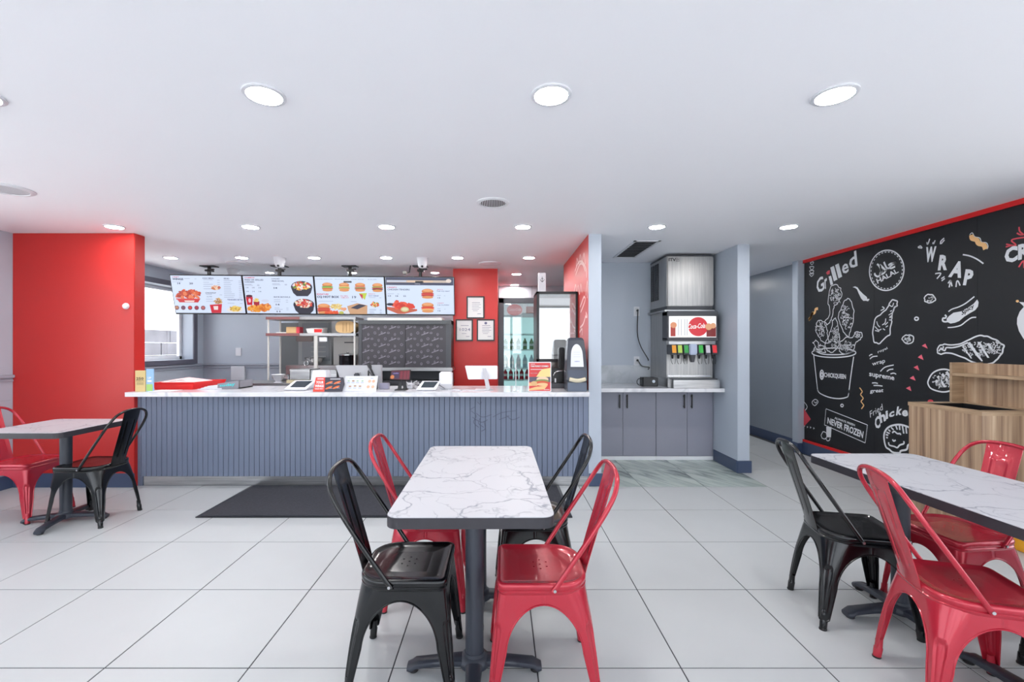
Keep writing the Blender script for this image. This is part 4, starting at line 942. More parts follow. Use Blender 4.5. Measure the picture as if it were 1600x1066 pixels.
class Scr:
    def __init__(s, i):
        s.i = i; c = scr(i, 0.5, 0.5)
        s.t = Thing('menu_screen', 'bright ceiling-hung '+lab[i], 'menu screen', tuple(c), group='menu screens over the counter')
        g = 0.003
        m = MB(); f = [scr(i, g, 0), scr(i, 1-g, 0), scr(i, 1-g, 1), scr(i, g, 1)]; m.prism(f, -NN*0.045)
        s.case = s.t.part('casing', m, M_black, bevel=0.003)
        m = MB(); m.add([scr(i, 0.014, 0.022, 0.0012), scr(i, 0.988, 0.022, 0.0012), scr(i, 0.988, 0.965, 0.0012), scr(i, 0.014, 0.965, 0.0012)], [(0, 1, 2, 3)])
        s.disp = s.t.part('display', m, emat(214, 228, 252))
        m = MB().box(tuple(scr(i, 0.5, 0.6, -0.06)-Vector((0.18, 0.02, 0.10))), tuple(scr(i, 0.5, 0.6, -0.06)+Vector((0.18, 0.02, 0.10))))
        s.t.part('back_box', m, M_black, bevel=0.005)
        s.cols = []; s.m = MB(); s.k = 0
    def mi(s, c):
        if c not in s.cols: s.cols.append(c)
        return s.cols.index(c)
    def q(s, x, y, lift=0.0):
        u, v = MAP[s.i](x, y); return scr(s.i, min(0.986, max(0.016, u)), min(0.963, max(0.024, v)), 0.0016+lift)
    def up(s): s.k += 1; return 0.00012*s.k
    def bar(s, x0, y0, x1, y1, c):
        l = s.up(); s.m.add([s.q(x0, y0, l), s.q(x1, y0, l), s.q(x1, y1, l), s.q(x0, y1, l)], [(0, 1, 2, 3)], s.mi(c))
    def poly(s, pts, c): l = s.up(); s.m.poly([s.q(x, y, l) for x, y in pts], s.mi(c))
    def ell(s, cx, cy, rx, ry, c, n=14, rot=0):
        l = s.up(); s.m.add([s.q(x, y, l) for x, y in ell(cx, cy, rx, ry, n, rot)], [tuple(range(n))], s.mi(c))
    def text(s, body, x0, y0, x1, y1, c, bold=0.02):
        l = s.up(); s.m.text(body, lambda u, v: s.q(x0+(x1-x0)*u, y1+(y0-y1)*v, l), bold, 0, s.mi(c))
    def done(s, name, label=None):
        if s.m.v: s.t.part(name, s.m, [emat(*c) for c in s.cols], s.disp, label=label)
        s.m = MB(); s.cols = []
    def pile(s, cx, cy, rx, ry, n, cols, r0=8, r1=18, dome=True):
        for _ in range(n):
            a = R.uniform(0, 2*PI); q = math.sqrt(R.random()); x = cx+rx*q*math.cos(a); y = cy+ry*q*math.sin(a)
            s.ell(x, y, R.uniform(r0, r1), R.uniform(r0, r1)*0.6, R.choice(cols), 7, R.uniform(-1, 1))
NAVY = (48, 52, 84); REDT = (206, 46, 70); GREY = (150, 156, 180)
def lines(S_, x0, x1, ys_, c=GREY, h=4, gap=True):
    for y in ys_:
        S_.bar(x0, y, x0+(x1-x0)*R.uniform(0.35, 0.6), y+h, c)
        if gap: S_.bar(x1-(x1-x0)*0.16, y+3, x1, y+3+h, c)
a = Scr(0)
a.text('CRISPY', 72, 80, 145, 92, REDT); a.text('WINGS', 70, 97, 186, 120, NAVY, 0.04); a.text('14', 122, 145, 152, 165, NAVY, 0.03); a.text('20', 246, 145, 286, 165, NAVY, 0.03)
a.text('KIDS MEAL', 390, 90, 510, 104, NAVY); a.text('SIDES', 612, 92, 672, 106, NAVY); a.text('CHICKPOP', 412, 249, 524, 264, NAVY); a.text('TENDERS BITES', 640, 322, 806, 337, (60, 60, 120)); a.text('10.99', 425, 292, 480, 304, NAVY, 0)
lines(a, 195, 325, [100]); lines(a, 395, 570, [112, 138, 160, 184, 210]); lines(a, 418, 590, [272, 322, 346]); lines(a, 612, 800, [118, 137, 158, 180, 200, 220, 241, 261, 281, 301]); lines(a, 645, 800, [366]); a.bar(72, 138, 170, 141, GREY)
a.done('lettering')
a.poly([(108, 318), (362, 318), (335, 362), (140, 362)], (206, 44, 52)); a.poly([(190, 340), (300, 340), (290, 358), (200, 358)], (240, 214, 210)); a.pile(238, 275, 120, 42, 70, [(200, 70, 40), (222, 100, 60), (170, 48, 34), (236, 130, 84)], 16, 34); a.poly([(108, 318), (362, 318), (358, 330), (112, 330)], (224, 70, 70))
for k, x in enumerate((115, 182, 253, 322, 390)): a.ell(x, 420, 24, 24, (120, 60, 80)); a.ell(x, 418, 17, 16, [(190, 130, 100), (110, 70, 100), (220, 60, 60), (170, 40, 70), (190, 110, 110)][k])
a.done('food_picture')
a.pile(533, 195, 42, 20, 26, [(206, 120, 70), (232, 180, 150), (190, 90, 70), (240, 214, 190)], 10, 20); a.poly([(462, 385), (592, 375), (580, 475), (480, 475)], (208, 40, 60)); a.poly([(500, 400), (550, 398), (548, 440), (506, 440)], (240, 225, 225)); a.pile(556, 345, 40, 34, 26, [(196, 150, 90), (220, 180, 110), (170, 120, 80)], 10, 18)
a.ell(725, 440, 85, 26, (236, 228, 220)); a.pile(735, 425, 58, 24, 40, [(226, 190, 90), (240, 210, 120), (200, 160, 70)], 9, 20)
a.done('food_picture')
b = Scr(1)
b.text('COMBOS', 840, 82, 950, 95, REDT, 0.03); b.text('FRIED OR GRILLED', 842, 104, 1045, 120, NAVY); b.text('CHICKEN', 842, 128, 945, 143, NAVY); b.text('LOADED', 1135, 92, 1222, 104, NAVY); b.text('FRIES BOWL', 1137, 116, 1270, 131, NAVY)
b.text('14', 1152, 190, 1190, 208, NAVY, 0.03); b.text('RICE BOWLS', 1148, 292, 1325, 306, NAVY); b.text('14', 1165, 374, 1205, 392, NAVY, 0.03); b.text('11', 1170, 452, 1208, 470, NAVY, 0.03)
for y in (190, 232):
    for x in (855, 920, 990): b.text('14', x, y, x+24, y+15, NAVY, 0)
lines(b, 840, 1000, [160, 170]); lines(b, 1140, 1300, [152, 162]); lines(b, 1148, 1300, [328, 350, 418, 436]); b.done('lettering')
b.poly([(846, 300), (922, 300), (912, 390), (858, 390)], (204, 30, 56)); b.ell(884, 290, 36, 14, (90, 40, 60)); b.ell(886, 340, 14, 24, (240, 200, 210)); b.poly([(926, 350), (992, 350), (984, 420), (934, 420)], (170, 40, 60)); b.pile(958, 335, 28, 16, 20, [(240, 214, 120), (226, 190, 90)], 7, 14)
b.pile(950, 430, 80, 30, 50, [(232, 150, 50), (246, 176, 80), (216, 120, 40)], 14, 28); b.pile(1050, 415, 56, 36, 40, [(232, 140, 50), (246, 170, 90), (210, 110, 40)], 16, 30); b.ell(1058, 340, 42, 16, (210, 214, 236)); b.done('food_picture')
for cx, cy, cols in ((1462, 190, [(232, 90, 50), (246, 200, 90), (240, 236, 230), (200, 60, 50), (90, 140, 60), (190, 160, 210)]), (1480, 385, [(214, 60, 60), (240, 230, 220), (190, 40, 60), (232, 120, 80), (236, 226, 200)])):
    b.ell(cx, cy-5, 116, 66, (34, 36, 56), 22); b.poly([(cx-116, cy), (cx+116, cy), (cx+96, cy+60), (cx+60, cy+96), (cx-60, cy+96), (cx-96, cy+60)], (34, 36, 56)); b.pile(cx, cy-20, 88, 42, 110, cols, 10, 22); b.done('food_picture', 'black bowl of food')
c = Scr(2)
def burger(S_, cx, cy, r, fill):
    S_.ell(cx, cy-r*0.42, r, r*0.48, (214, 130, 70), 16); S_.ell(cx, cy-r*0.6, r*0.8, r*0.25, (236, 166, 110), 12)
    for k, col in enumerate(fill): S_.ell(cx, cy-r*0.05+k*r*0.2, r*1.12, r*0.17, col, 14)
    S_.ell(cx, cy+r*0.62, r*0.98, r*0.26, (222, 150, 90), 14)
for x0, x1, s_ in ((50, 235, 'CHICKEN SANDWICH'), (258, 410, 'GRILLED SANDWICH'), (440, 575, 'CLASSIC BURGER'), (620, 715, 'BURGER')): c.text(s_, x0, 103, x1, 112, (110, 116, 140), 0)
c.text('SIGNATURE', 58, 266, 186, 283, REDT, 0.03); c.text('CQ HOT BOX', 60, 292, 300, 320, NAVY, 0.045); c.text('FULL MEAL', 315, 288, 398, 299, REDT); c.text('COMBO BOX', 318, 307, 406, 318, REDT); c.text('19', 442, 292, 486, 320, NAVY, 0.02); c.text('HOT WRAP', 620, 283, 732, 296, (70, 70, 140))
c.text('SPICY', 620, 264, 695, 273, REDT); lines(c, 75, 490, [352]); lines(c, 625, 760, [306, 440, 452, 470, 482]); c.done('lettering')
for cx, cy, f in ((178, 195, [(110, 160, 70), (150, 190, 80), (214, 90, 50)]), (360, 195, [(230, 190, 110), (140, 180, 90), (232, 150, 90)]), (533, 195, [(214, 120, 110), (130, 160, 90), (190, 70, 60)]), (722, 197, [(130, 170, 80), (200, 60, 60), (90, 50, 40)])):
    burger(c, cx, cy, 56, f); c.done('food_picture', 'small burger picture')
c.poly([(515, 262), (605, 258), (580, 335)], (190, 210, 60)); c.poly([(520, 268), (560, 275), (555, 333)], (206, 50, 70)); c.pile(690, 385, 45, 30, 50, [(220, 60, 40), (236, 110, 50), (90, 140, 60), (246, 200, 110)], 7, 15); c.done('food_picture')
burger(c, 132, 440, 68, [(200, 60, 40), (214, 80, 50), (180, 50, 40)]); c.pile(270, 415, 60, 30, 60, [(232, 206, 130), (240, 220, 150), (214, 180, 100)], 8, 18); c.pile(215, 482, 70, 16, 40, [(226, 80, 40), (240, 110, 60)], 12, 24); c.pile(345, 440, 38, 14, 16, [(240, 150, 110), (232, 170, 130)], 10, 18); c.ell(390, 478, 32, 24, (226, 226, 232)); c.ell(325, 480, 26, 18, (190, 190, 80))
c.poly([(390, 405), (500, 370), (610, 395), (605, 505), (420, 500), (400, 450)], (206, 160, 120)); c.poly([(425, 425), (520, 380), (600, 395), (500, 440)], (50, 50, 70)); c.done('food_picture', 'burger, fries, strips and a kraft box')
d = Scr(3)
d.bar(820, 90, 1552, 176, (64, 70, 98)); d.bar(1040, 98, 1330, 118, (64, 70, 98)); d.bar(830, 120, 1520, 146, (206, 190, 176)); d.bar(1050, 124, 1330, 144, (226, 196, 170)); d.ell(1500, 125, 30, 22, (230, 214, 206)); d.text('Loading', 1135, 153, 1190, 167, (230, 230, 240), 0); d.bar(830, 122, 1040, 140, (196, 206, 226)); d.done('banner', 'dark banner strip')
d.text('CRISPY', 830, 196, 940, 209, REDT, 0.03); d.text('CHICKEN TENDERS', 835, 218, 1075, 235, NAVY); d.text('THE CQ HEAT', 1366, 236, 1512, 249, (70, 76, 120)); d.text('CQ CLASSIC', 1370, 394, 1500, 407, (70, 76, 120)); d.text('SPICY', 1372, 218, 1440, 227, REDT); d.text('CRISPY', 1370, 374, 1445, 383, REDT)
for x, s_ in ((840, '13'), (920, '16'), (1003, '22'), ): d.text(s_, x, 291, x+30, 308, NAVY, 0.02)
d.text('13', 1375, 310, 1403, 325, NAVY, 0.02); d.text('13', 1375, 460, 1403, 475, NAVY, 0.02)
lines(d, 835, 960, [272]); lines(d, 1370, 1460, [288, 442]); d.done('lettering')
burger(d, 1268, 272, 64, [(190, 50, 50), (220, 70, 50), (180, 40, 50)]); d.done('food_picture', 'stacked red burger'); burger(d, 1266, 432, 66, [(210, 60, 40), (232, 90, 60), (236, 190, 120)]); d.done('food_picture', 'stacked red burger')
d.poly([(818, 425), (1150, 450), (1150, 470), (1010, 505), (940, 505), (818, 455)], (196, 90, 60)); d.pile(1000, 410, 110, 30, 50, [(222, 60, 40), (240, 90, 60), (200, 50, 40)], 20, 40); d.pile(935, 380, 18, 40, 14, [(214, 50, 40), (236, 90, 60)], 14, 24); d.ell(1018, 452, 46, 30, (200, 190, 130)); d.ell(1018, 450, 34, 18, (226, 220, 180)); d.ell(860, 395, 36, 16, (40, 44, 60)); d.done('food_picture', 'tray of spicy tenders')
# ceiling mounts
for k, px in enumerate((327, 437, 547, 657)):
    x = (px-VX)/FPX*6.1; c0 = scr(k, 0.5, 0.0, -0.03)
    t = Thing('screen_mount', 'black ceiling mount holding the %s' % lab[k].split(',')[0], 'mount', (x, 6.1, CZ), group='ceiling mounts of the menu screens')
    t.part('ceiling_plate', MB().box((x-0.10, 6.04, CZ-0.012), (x+0.10, 6.16, CZ)), M_black, bevel=0.003)
    t.part('pole', MB().tube([(x, 6.1, CZ-0.01), (x, 6.1, 2.21)], 0.022, 14).box((x-0.05, 5.985, 2.21), (x+0.05, 6.12, 2.23)), M_black, smooth=True)
    t.part('clamp', MB().box((x-0.04, 6.06, CZ-0.075), (x+0.045, 6.14, CZ-0.05)).box((x+0.02, 6.03, CZ-0.06), (x+0.10, 6.06, CZ-0.045)), M_black, bevel=0.003)
for k, (px, py, D, r, h, lab_) in enumerate(((437, 402, 5.52, 0.075, 0.12, 'white cone-shaped ceiling camera above the second screen mount'), (660, 403, 5.54, 0.072, 0.125, 'white cone-shaped ceiling camera above the rightmost screen mount'), (365, 418, 6.35, 0.085, 0.14, 'white cone-shaped ceiling camera behind the leftmost screen'))):
    x = (px-VX)/FPX*D
    t = Thing('ceiling_camera', lab_, 'security camera', (x, D, CZ), group='white ceiling cameras')
    t.part('mount_cone', MB().lathe([(r, 0), (r, -0.015), (r*0.93, -0.03), (r*0.72, -h*0.75), (r*0.70, -h*0.8)], (x, D, CZ), 24), M_white, smooth=True)
    t.part('dome', MB().lathe([(r*0.70, -h*0.8), (r*0.66, -h*0.9), (r*0.45, -h), (0, -h*1.05)], (x, D, CZ), 20), mat('camera_dome', rgb(210, 212, 216), 0.15), smooth=True)
    t.part('lens', MB().lathe([(0.0, 0), (0.014, 0), (0.014, 0.012), (0, 0.012)], (x+0.005, D-r*0.55, CZ-h*0.9), 12, axis='y'), M_black)
x, y, z = P(632, 426, 6.0)
t = Thing('bullet_camera', 'small black camera beside the rightmost screen mount', 'security camera', (x, y, z))
t.part('body', MB().box((x-0.02, 5.97, z-0.02), (x+0.03, 6.06, z+0.015)), M_black, bevel=0.005)
t.part('bracket', MB().tube([(x+0.01, 6.03, z), (x+0.06, 6.03, z+0.01), (x+0.07, 6.05, CZ-0.001)], 0.007, 8), M_black)

# ------------------------------------------------------------------ kitchen behind the counter
x0, x1 = (415.8-VX)/FPX*5.9, -1.90
M_dsteel = streaked('satin_steel', [(0.3, rgb(140,140,142)), (0.7, rgb(188,188,188))], 2, 2, 60, 0.35, 1.0)
M_white2 = mat('off_white_enamel', rgb(200, 200, 196), 0.35)
t = Thing('steel_rack', 'two-tier stainless pass shelf on slim posts behind the counter', 'shelf', ((x0+x1)/2, 6.08, 0))
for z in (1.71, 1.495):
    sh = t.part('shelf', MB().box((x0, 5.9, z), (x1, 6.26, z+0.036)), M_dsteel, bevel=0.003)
    t.part('edge_strip', MB().box((x0-0.001, 5.893, z), (x0+0.44, 5.9, z+0.036)), mat('reddish_brown', rgb(128, 84, 84), 0.5), sh, label='reddish brown strip along the left of the shelf edge')  # reddish brown colour on the left part of the edge only
for x, y in ((x0+0.02, 5.92), (x1-0.02, 5.92), (x0+0.02, 6.24), (x1-0.02, 6.24)): t.part('post', MB().tube([(x, y, 0.003), (x, y, 1.71)], 0.012, 12), M_white2, smooth=True)
t.part('lower_shelf', MB().box((x0+0.03, 5.9, 0.5), (x1, 6.26, 0.53)), M_dsteel)
x = (493.5-VX)/FPX*5.85
t.part('centre_post', MB().box((x-0.022, 5.84, 0.987), (x+0.022, 5.87, 1.494)), M_white2, bevel=0.003)
xa, xb = (463-VX)/FPX*5.85, (490-VX)/FPX*5.85
single('label_strip', 'dark name strip hanging under the steel shelf', 'sign', MB().box((xa, 5.83, 1.42), (xb, 5.85, 1.49)), mat('bronze_plastic', rgb(70, 58, 56), 0.4), (xa, 5.84, 1.42), bevel=0.008)
xa, xb = (499-VX)/FPX*5.85, (511-VX)/FPX*5.85
single('card_clip', 'small white card clipped under the steel shelf', 'card', MB().box((xa, 5.84, 1.42), (xb, 5.86, 1.475)), M_white, (xa, 5.85, 1.42), bevel=0.003)
def onshelf(px0, px1, h, D, d): return (px0-VX)/FPX*D, (px1-VX)/FPX*D, D, D+d, 1.5315, 1.5315+h
a0, a1, b0, b1, z0, z1 = onshelf(447, 463, 0.085, 5.95, 0.14)
t = Thing('takeout_box', 'kraft takeout box with a red side on the middle shelf', 'box', ((a0+a1)/2, 6.0, z0))
t.part('box', MB().box((a0, b0, z0), (a1, b1, z1)), M_kraft, bevel=0.004)
t.part('printed_side', MB().hexa([(a1+0.001, b0, z0), (a1+0.03, b0+0.04, z0), (a1+0.03, b1, z0), (a1+0.001, b1, z0)], [(a1+0.001, b0, z1), (a1+0.03, b0+0.04, z1), (a1+0.03, b1, z1), (a1+0.001, b1, z1)]), M_mred)
single('takeout_tray', 'flat pale tray lying at the left end of the middle shelf', 'tray', MB().box((-2.98, 5.96, 1.5315), (-2.84, 6.08, 1.545)), M_paper, (-2.9, 6.0, 1.5315), bevel=0.003)
a0, a1, b0, b1, z0, z1 = onshelf(478, 504, 0.08, 5.93, 0.18)
t = Thing('takeout_box', 'white folded takeout box with a red front on the middle shelf', 'box', ((a0+a1)/2, 6.0, z0))
am = a0+(a1-a0)*0.5
t.part('box', MB().hexa([(a0+0.02, b0, z0), (a1-0.01, b0, z0), (a1-0.01, b1, z0), (a0+0.02, b1, z0)], [(a0, b0-0.005, z1-0.02), (a1, b0-0.005, z1-0.02), (a1, b1, z1), (a0, b1, z1)]), M_paper, bevel=0.003)
t.part('printed_side', MB().hexa([(am, b0-0.001, z0+0.01), (a1-0.012, b0-0.001, z0+0.01), (a1-0.012, b0, z0+0.01), (am, b0, z0+0.01)], [(am, b0-0.006, z1-0.025), (a1-0.004, b0-0.006, z1-0.025), (a1-0.004, b0-0.004, z1-0.025), (am, b0-0.004, z1-0.025)]), M_redtrim)
a0, a1, b0, b1, z0, z1 = onshelf(524, 556, 0.16, 5.94, 0.16)
t = Thing('paper_bag', 'brown paper bags stacked on their side at the right of the middle shelf', 'bag', ((a0+a1)/2, 6.0, z0))
n = 16; pr = []
for k in range(n):
    a = 2*PI*k/n; pr.append((a0+0.13+0.13*math.copysign(abs(math.cos(a))**0.7, math.cos(a)), b0, z0+0.082+0.082*math.copysign(abs(math.sin(a))**0.7, math.sin(a))))
t.part('bag', MB().prism(pr, (0, 0.2, 0)), M_kraft)
for k in range(3): t.part('fold', MB().box((a0+0.10+k*0.045, b0-0.004, z0+0.02), (a0+0.103+k*0.045, b0, z0+0.14)), mat('kraft_dark', rgb(150, 118, 76), 0.8))

# fridge / prep line behind the rack
xa, xb = (466-VX)/FPX*6.6, (518-VX)/FPX*6.6
t = Thing('exhaust_cabinet', 'tall grey steel cabinet with horizontal louvres behind the pass shelf', 'cabinet', ((xa+xb)/2, 6.8, 0))
M_gst = mat('grey_enamel', rgb(156, 160, 162), 0.4)
t.part('case', MB().box((xa, 6.6, 0.0), (xb, 7.06, 1.75)), M_gst, bevel=0.004)
t.part('door', MB().box((xa+0.06, 6.585, 1.14), (xb-0.03, 6.6, 1.70)), mat('grey_door', rgb(134, 140, 144), 0.4), bevel=0.003)
for k in range(7): t.part('louvre', MB().box((xa+0.20, 6.575, 1.20+k*0.07), (xb-0.08, 6.587, 1.215+k*0.07)), M_gst)
xa2, xb2 = (520-VX)/FPX*6.5, (560-VX)/FPX*6.5
t = Thing('white_cabinet', 'white enamel cabinet with a dark slot handle behind the stock pot', 'cabinet', ((xa2+xb2)/2, 6.7, 0))
t.part('case', MB().box((xa2, 6.52, 0.0), (xb2, 7.04, 1.49)), M_white2, bevel=0.006)
t.part('door', MB().box((xa2+0.03, 6.5, 0.95), (xb2-0.004, 6.52, 1.475)), M_white2, bevel=0.004)
t.part('handle', MB().box((xa2+0.17, 6.49, 1.405), (xa2+0.32, 6.502, 1.42)), M_dark)
single('shaded_wall_sheet', 'dark sheet standing in for the shaded wall left of the louvred cabinet', 'panel', MB().box((-3.42+0.0, 6.95, 0), (-3.0, 7.0, 1.72)), mat('wall_shade_grey', rgb(106, 112, 114), 0.5), (-3.2, 6.97, 0), bevel=0.003)  # shade on the side wall, put into a separate dark sheet
# prep table
tx0, tx1 = -3.3, -1.88
t = Thing('prep_table', 'stainless prep table under the pass shelf', 'table', (-2.6, 5.8, 0))
t.part('top', MB().box((tx0+0.42, 5.66, 0.95), (tx1, 5.86, 0.985)), M_dsteel, bevel=0.003)
t.part('top', MB().box((tx0, 5.3, 0.89), (tx1, 5.80, 0.92)), M_dsteel, bevel=0.003)
t.part('apron', MB().box((tx0, 5.31, 0.80), (tx1, 5.32, 0.89)), mat('reddish_brown', rgb(120, 84, 84), 0.5))
for x, y in ((tx0+0.05, 5.36), (tx1-0.05, 5.36), (tx0+0.05, 5.76), (tx1-0.05, 5.76)): t.part('leg', MB().tube([(x, y, 0.002), (x, y, 0.89)], 0.02, 10), M_dsteel)
single('rear_worktop', 'stainless rear worktop behind the pass shelf', 'worktop', MB().box((-3.0, 6.28, 0.0), (-1.95, 6.48, 1.06)).box((-3.0, 6.27, 1.06), (-1.95, 6.485, 1.09)), M_dsteel, (-2.5, 6.35, 0), bevel=0.003)
# strainer / wok
x, y, z = P(492, 568, 6.38); z = 1.0905
t = Thing('steel_bowl', 'wide flared steel bowl on the rear worktop', 'bowl', (x, y, z))
t.part('bowl', MB().lathe([(0.055, 0), (0.075, 0.01), (0.10, 0.05), (0.14, 0.105), (0.145, 0.108), (0.137, 0.105), (0.095, 0.052), (0.05, 0.012), (0, 0.012)], (x, y, z), 24), M_chrome, smooth=True)
t.part('ring_handle', MB().tube([(x-0.09+0.0, y-0.10+0.0, z+0.045)]*0+[(x-0.07+0.028*math.cos(k*PI/8), y-0.125, z+0.03+0.034*math.sin(k*PI/8)) for k in range(16)], 0.005, 8, closed=True), M_chrome, smooth=True)
x, y = (543-VX)/FPX*6.36, 6.37; z = 1.0905
t = Thing('stock_pot', 'tall dark stock pot with a steel lid', 'pot', (x, y, z))
t.part('pot', MB().lathe([(0.112, 0), (0.118, 0.005), (0.118, 0.135), (0.121, 0.14)], (x, y, z), 28), mat('dark_pot', rgb(56, 54, 60), 0.2, 0.8), smooth=True)
lid = t.part('lid', MB().lathe([(0.126, 0.14), (0.126, 0.148), (0.10, 0.162), (0.03, 0.17), (0, 0.172)], (x, y, z), 28), M_chrome, smooth=True)
t.part('knob', MB().lathe([(0.012, 0.17), (0.02, 0.18), (0.012, 0.188), (0, 0.19)], (x, y, z), 14), M_chrome, lid, smooth=True)
# pans on the prep table
t = Thing('food_pan', 'rectangular steel food pan on the prep table', 'pan', (-2.6, 5.38, 0.9205))
pa, pb = (452-VX)/FPX*5.35, (484-VX)/FPX*5.35
def pan(m, a, b, y0, y1, z0, z1, w=0.004):
    m.box((a, y0, z0), (b, y0+w, z1)); m.box((a, y1-w, z0), (b, y1, z1)); m.box((a, y0, z0), (a+w, y1, z1)); m.box((b-w, y0, z0), (b, y1, z1)); m.box((a, y0, z0), (b, y1, z0+w)); return m
t.part('pan', pan(MB(), pa, pb, 5.36, 5.62, 0.955, 1.075), M_dsteel)
t.part('rim', MB().box((pa-0.012, 5.348, 1.072), (pb+0.012, 5.36, 1.082)).box((pa-0.012, 5.62, 1.072), (pb+0.012, 5.632, 1.082)).box((pa-0.012, 5.348, 1.072), (pa, 5.632, 1.082)).box((pb, 5.348, 1.072), (pb+0.012, 5.632, 1.082)), M_dsteel)
t.part('board', MB().box((pa-0.03, 5.34, 0.9205), (pb+0.03, 5.64, 0.955)), mat('pale_board', rgb(206, 196, 160), 0.6), label='pale cutting board under the pan')
t = Thing('food_pan', 'larger steel food pan behind the first one', 'pan', (-2.3, 5.7, 0.9205))
pa, pb = (486-VX)/FPX*5.45, (530-VX)/FPX*5.45
t.part('pan', pan(MB(), pa, pb, 5.37, 5.44, 0.9205, 1.06), M_dsteel)
t.part('lid', MB().hexa([(pa, 5.37, 1.06), (pb, 5.37, 1.06), (pb, 5.44, 1.06), (pa, 5.44, 1.06)], [(pa+0.02, 5.37, 1.075), (pb-0.02, 5.37, 1.075), (pb-0.02, 5.44, 1.075), (pa+0.02, 5.44, 1.075)]), M_dsteel)
x = (435-VX)/FPX*5.38
t = Thing('colander', 'small white metal colander on a foot at the end of the prep table', 'bowl', (x, 5.36, 0.9205))
t.part('bowl', MB().lathe([(0.05, 0), (0.05, 0.006), (0.025, 0.015), (0.05, 0.04), (0.072, 0.095), (0.078, 0.10), (0.07, 0.095), (0.04, 0.04), (0, 0.03)], (x, 5.38, 0.9205), 24), M_white, smooth=True)
x = -2.565
single('steel_insert', 'low round steel insert between the colander and the pan', 'pan', MB().lathe([(0.034, 0), (0.038, 0.09), (0.041, 0.092), (0.035, 0.09), (0.03, 0.01), (0, 0.01)], (x, 5.5, 0.9205), 20), M_chrome, (x, 5.5, 0.9205), smooth=True)

# patterned sliding-door cabinet
D = 5.93
xa, xb = (560-VX)/FPX*D, (705-VX)/FPX*D; z0, z1 = 1.075, 1.735
t = Thing('display_cabinet', 'black-framed cabinet with two dark sliding doors covered in small pale drawings', 'cabinet', ((xa+xb)/2, 6.15, z0))
t.part('case', MB().box((xa, D+0.03, z0), (xb, D+0.33, z1-0.03)), M_black, bevel=0.003)
t.part('top_rail', MB().box((xa, D-0.01, z1-0.085), (xb, D+0.33, z1-0.03)), mat('gunmetal', rgb(74, 76, 78), 0.35, 0.5), bevel=0.003)
t.part('side_rail', MB().box((xa, D, z0), (xa+0.045, D+0.03, z1-0.085)), M_dark, bevel=0.002)
t.part('side_rail', MB().box((xb-0.07, D, z0), (xb, D+0.03, z1-0.085)), M_dark, bevel=0.002)
t.part('cornice', MB().box((xa+0.12, D-0.015, z1-0.035), (xb-0.12, D+0.3, z1)), M_white2, bevel=0.003)
t.part('sill', MB().box((xa-0.02, D-0.03, z0-0.042), (xb+0.02, D+0.33, z0)), M_dsteel, bevel=0.003)
xm = (632-VX)/FPX*D
M_dd = mat('patterned_door', rgb(50, 47, 54), 0.4); M_pt = pmat(140, 136, 148)
for a, b, yy in ((xa+0.045, xm+0.008, D+0.006), (xm, xb-0.07, D+0.016)):
    dr = t.part('sliding_door', MB().box((a, yy, z0), (b, yy+0.01, z1-0.085)), M_dd, bevel=0.001)
    m = MB(); gx_ = a+0.045; row_ = 0
    for gy in range(7):
        for gxx in range(7):
            cx = a+0.045+gxx*0.088+(0.04 if gy % 2 else 0); cz_ = z0+0.05+gy*0.078+0.02*(gxx % 2)
            if cx > b-0.03 or cz_ > z1-0.11: continue
            kind = (gxx+gy*2) % 4; r = 0.017
            if kind == 0:
                m.text('CHICKQUEEN', lambda u, v, cx=cx, cz_=cz_: (cx-0.04+0.095*u, yy-0.0008, cz_-0.018+0.035*u+0.017*v), 0.05)
                m.ribbon([(cx+0.009*math.cos(q*PI/4), yy-0.0008, cz_+0.026+0.013*math.sin(q*PI/4)) for q in range(8)], 0.004, (0, -1, 0), closed=True)
            else:
                m.ribbon([(cx+r*(1 if kind != 2 else 0.7)*math.cos(q*PI/4)+R.uniform(-.002, .002), yy-0.0008, cz_+r*(0.7 if kind == 1 else 1)*math.sin(q*PI/4)) for q in range(8)], 0.0035, (0, -1, 0), closed=True)
                m.ribbon([(cx-0.008, yy-0.0008, cz_), (cx, yy-0.0008, cz_-0.004), (cx+0.008, yy-0.0008, cz_)], 0.003, (0, -1, 0))
    t.part('drawing', m, M_pt, dr)['kind'] = 'stuff'
# counter under it
single('kitchen_bench', 'dark equipment bench under the patterned cabinet', 'bench', MB().box((xa, 5.95, 0.0), (xb, 6.26, 0.86)).box((xa-0.01, 5.93, 0.86), (xb+0.01, 6.26, 0.90)).box((xa, 6.0, 0.90), (xa+0.08, 6.24, 1.032)).box((xb-0.08, 6.0, 0.90), (xb, 6.24, 1.032)).box((xa+0.08, 6.2, 0.90), (xb-0.08, 6.24, 1.032)), M_dark, (-1.2, 6.1, 0), bevel=0.003)
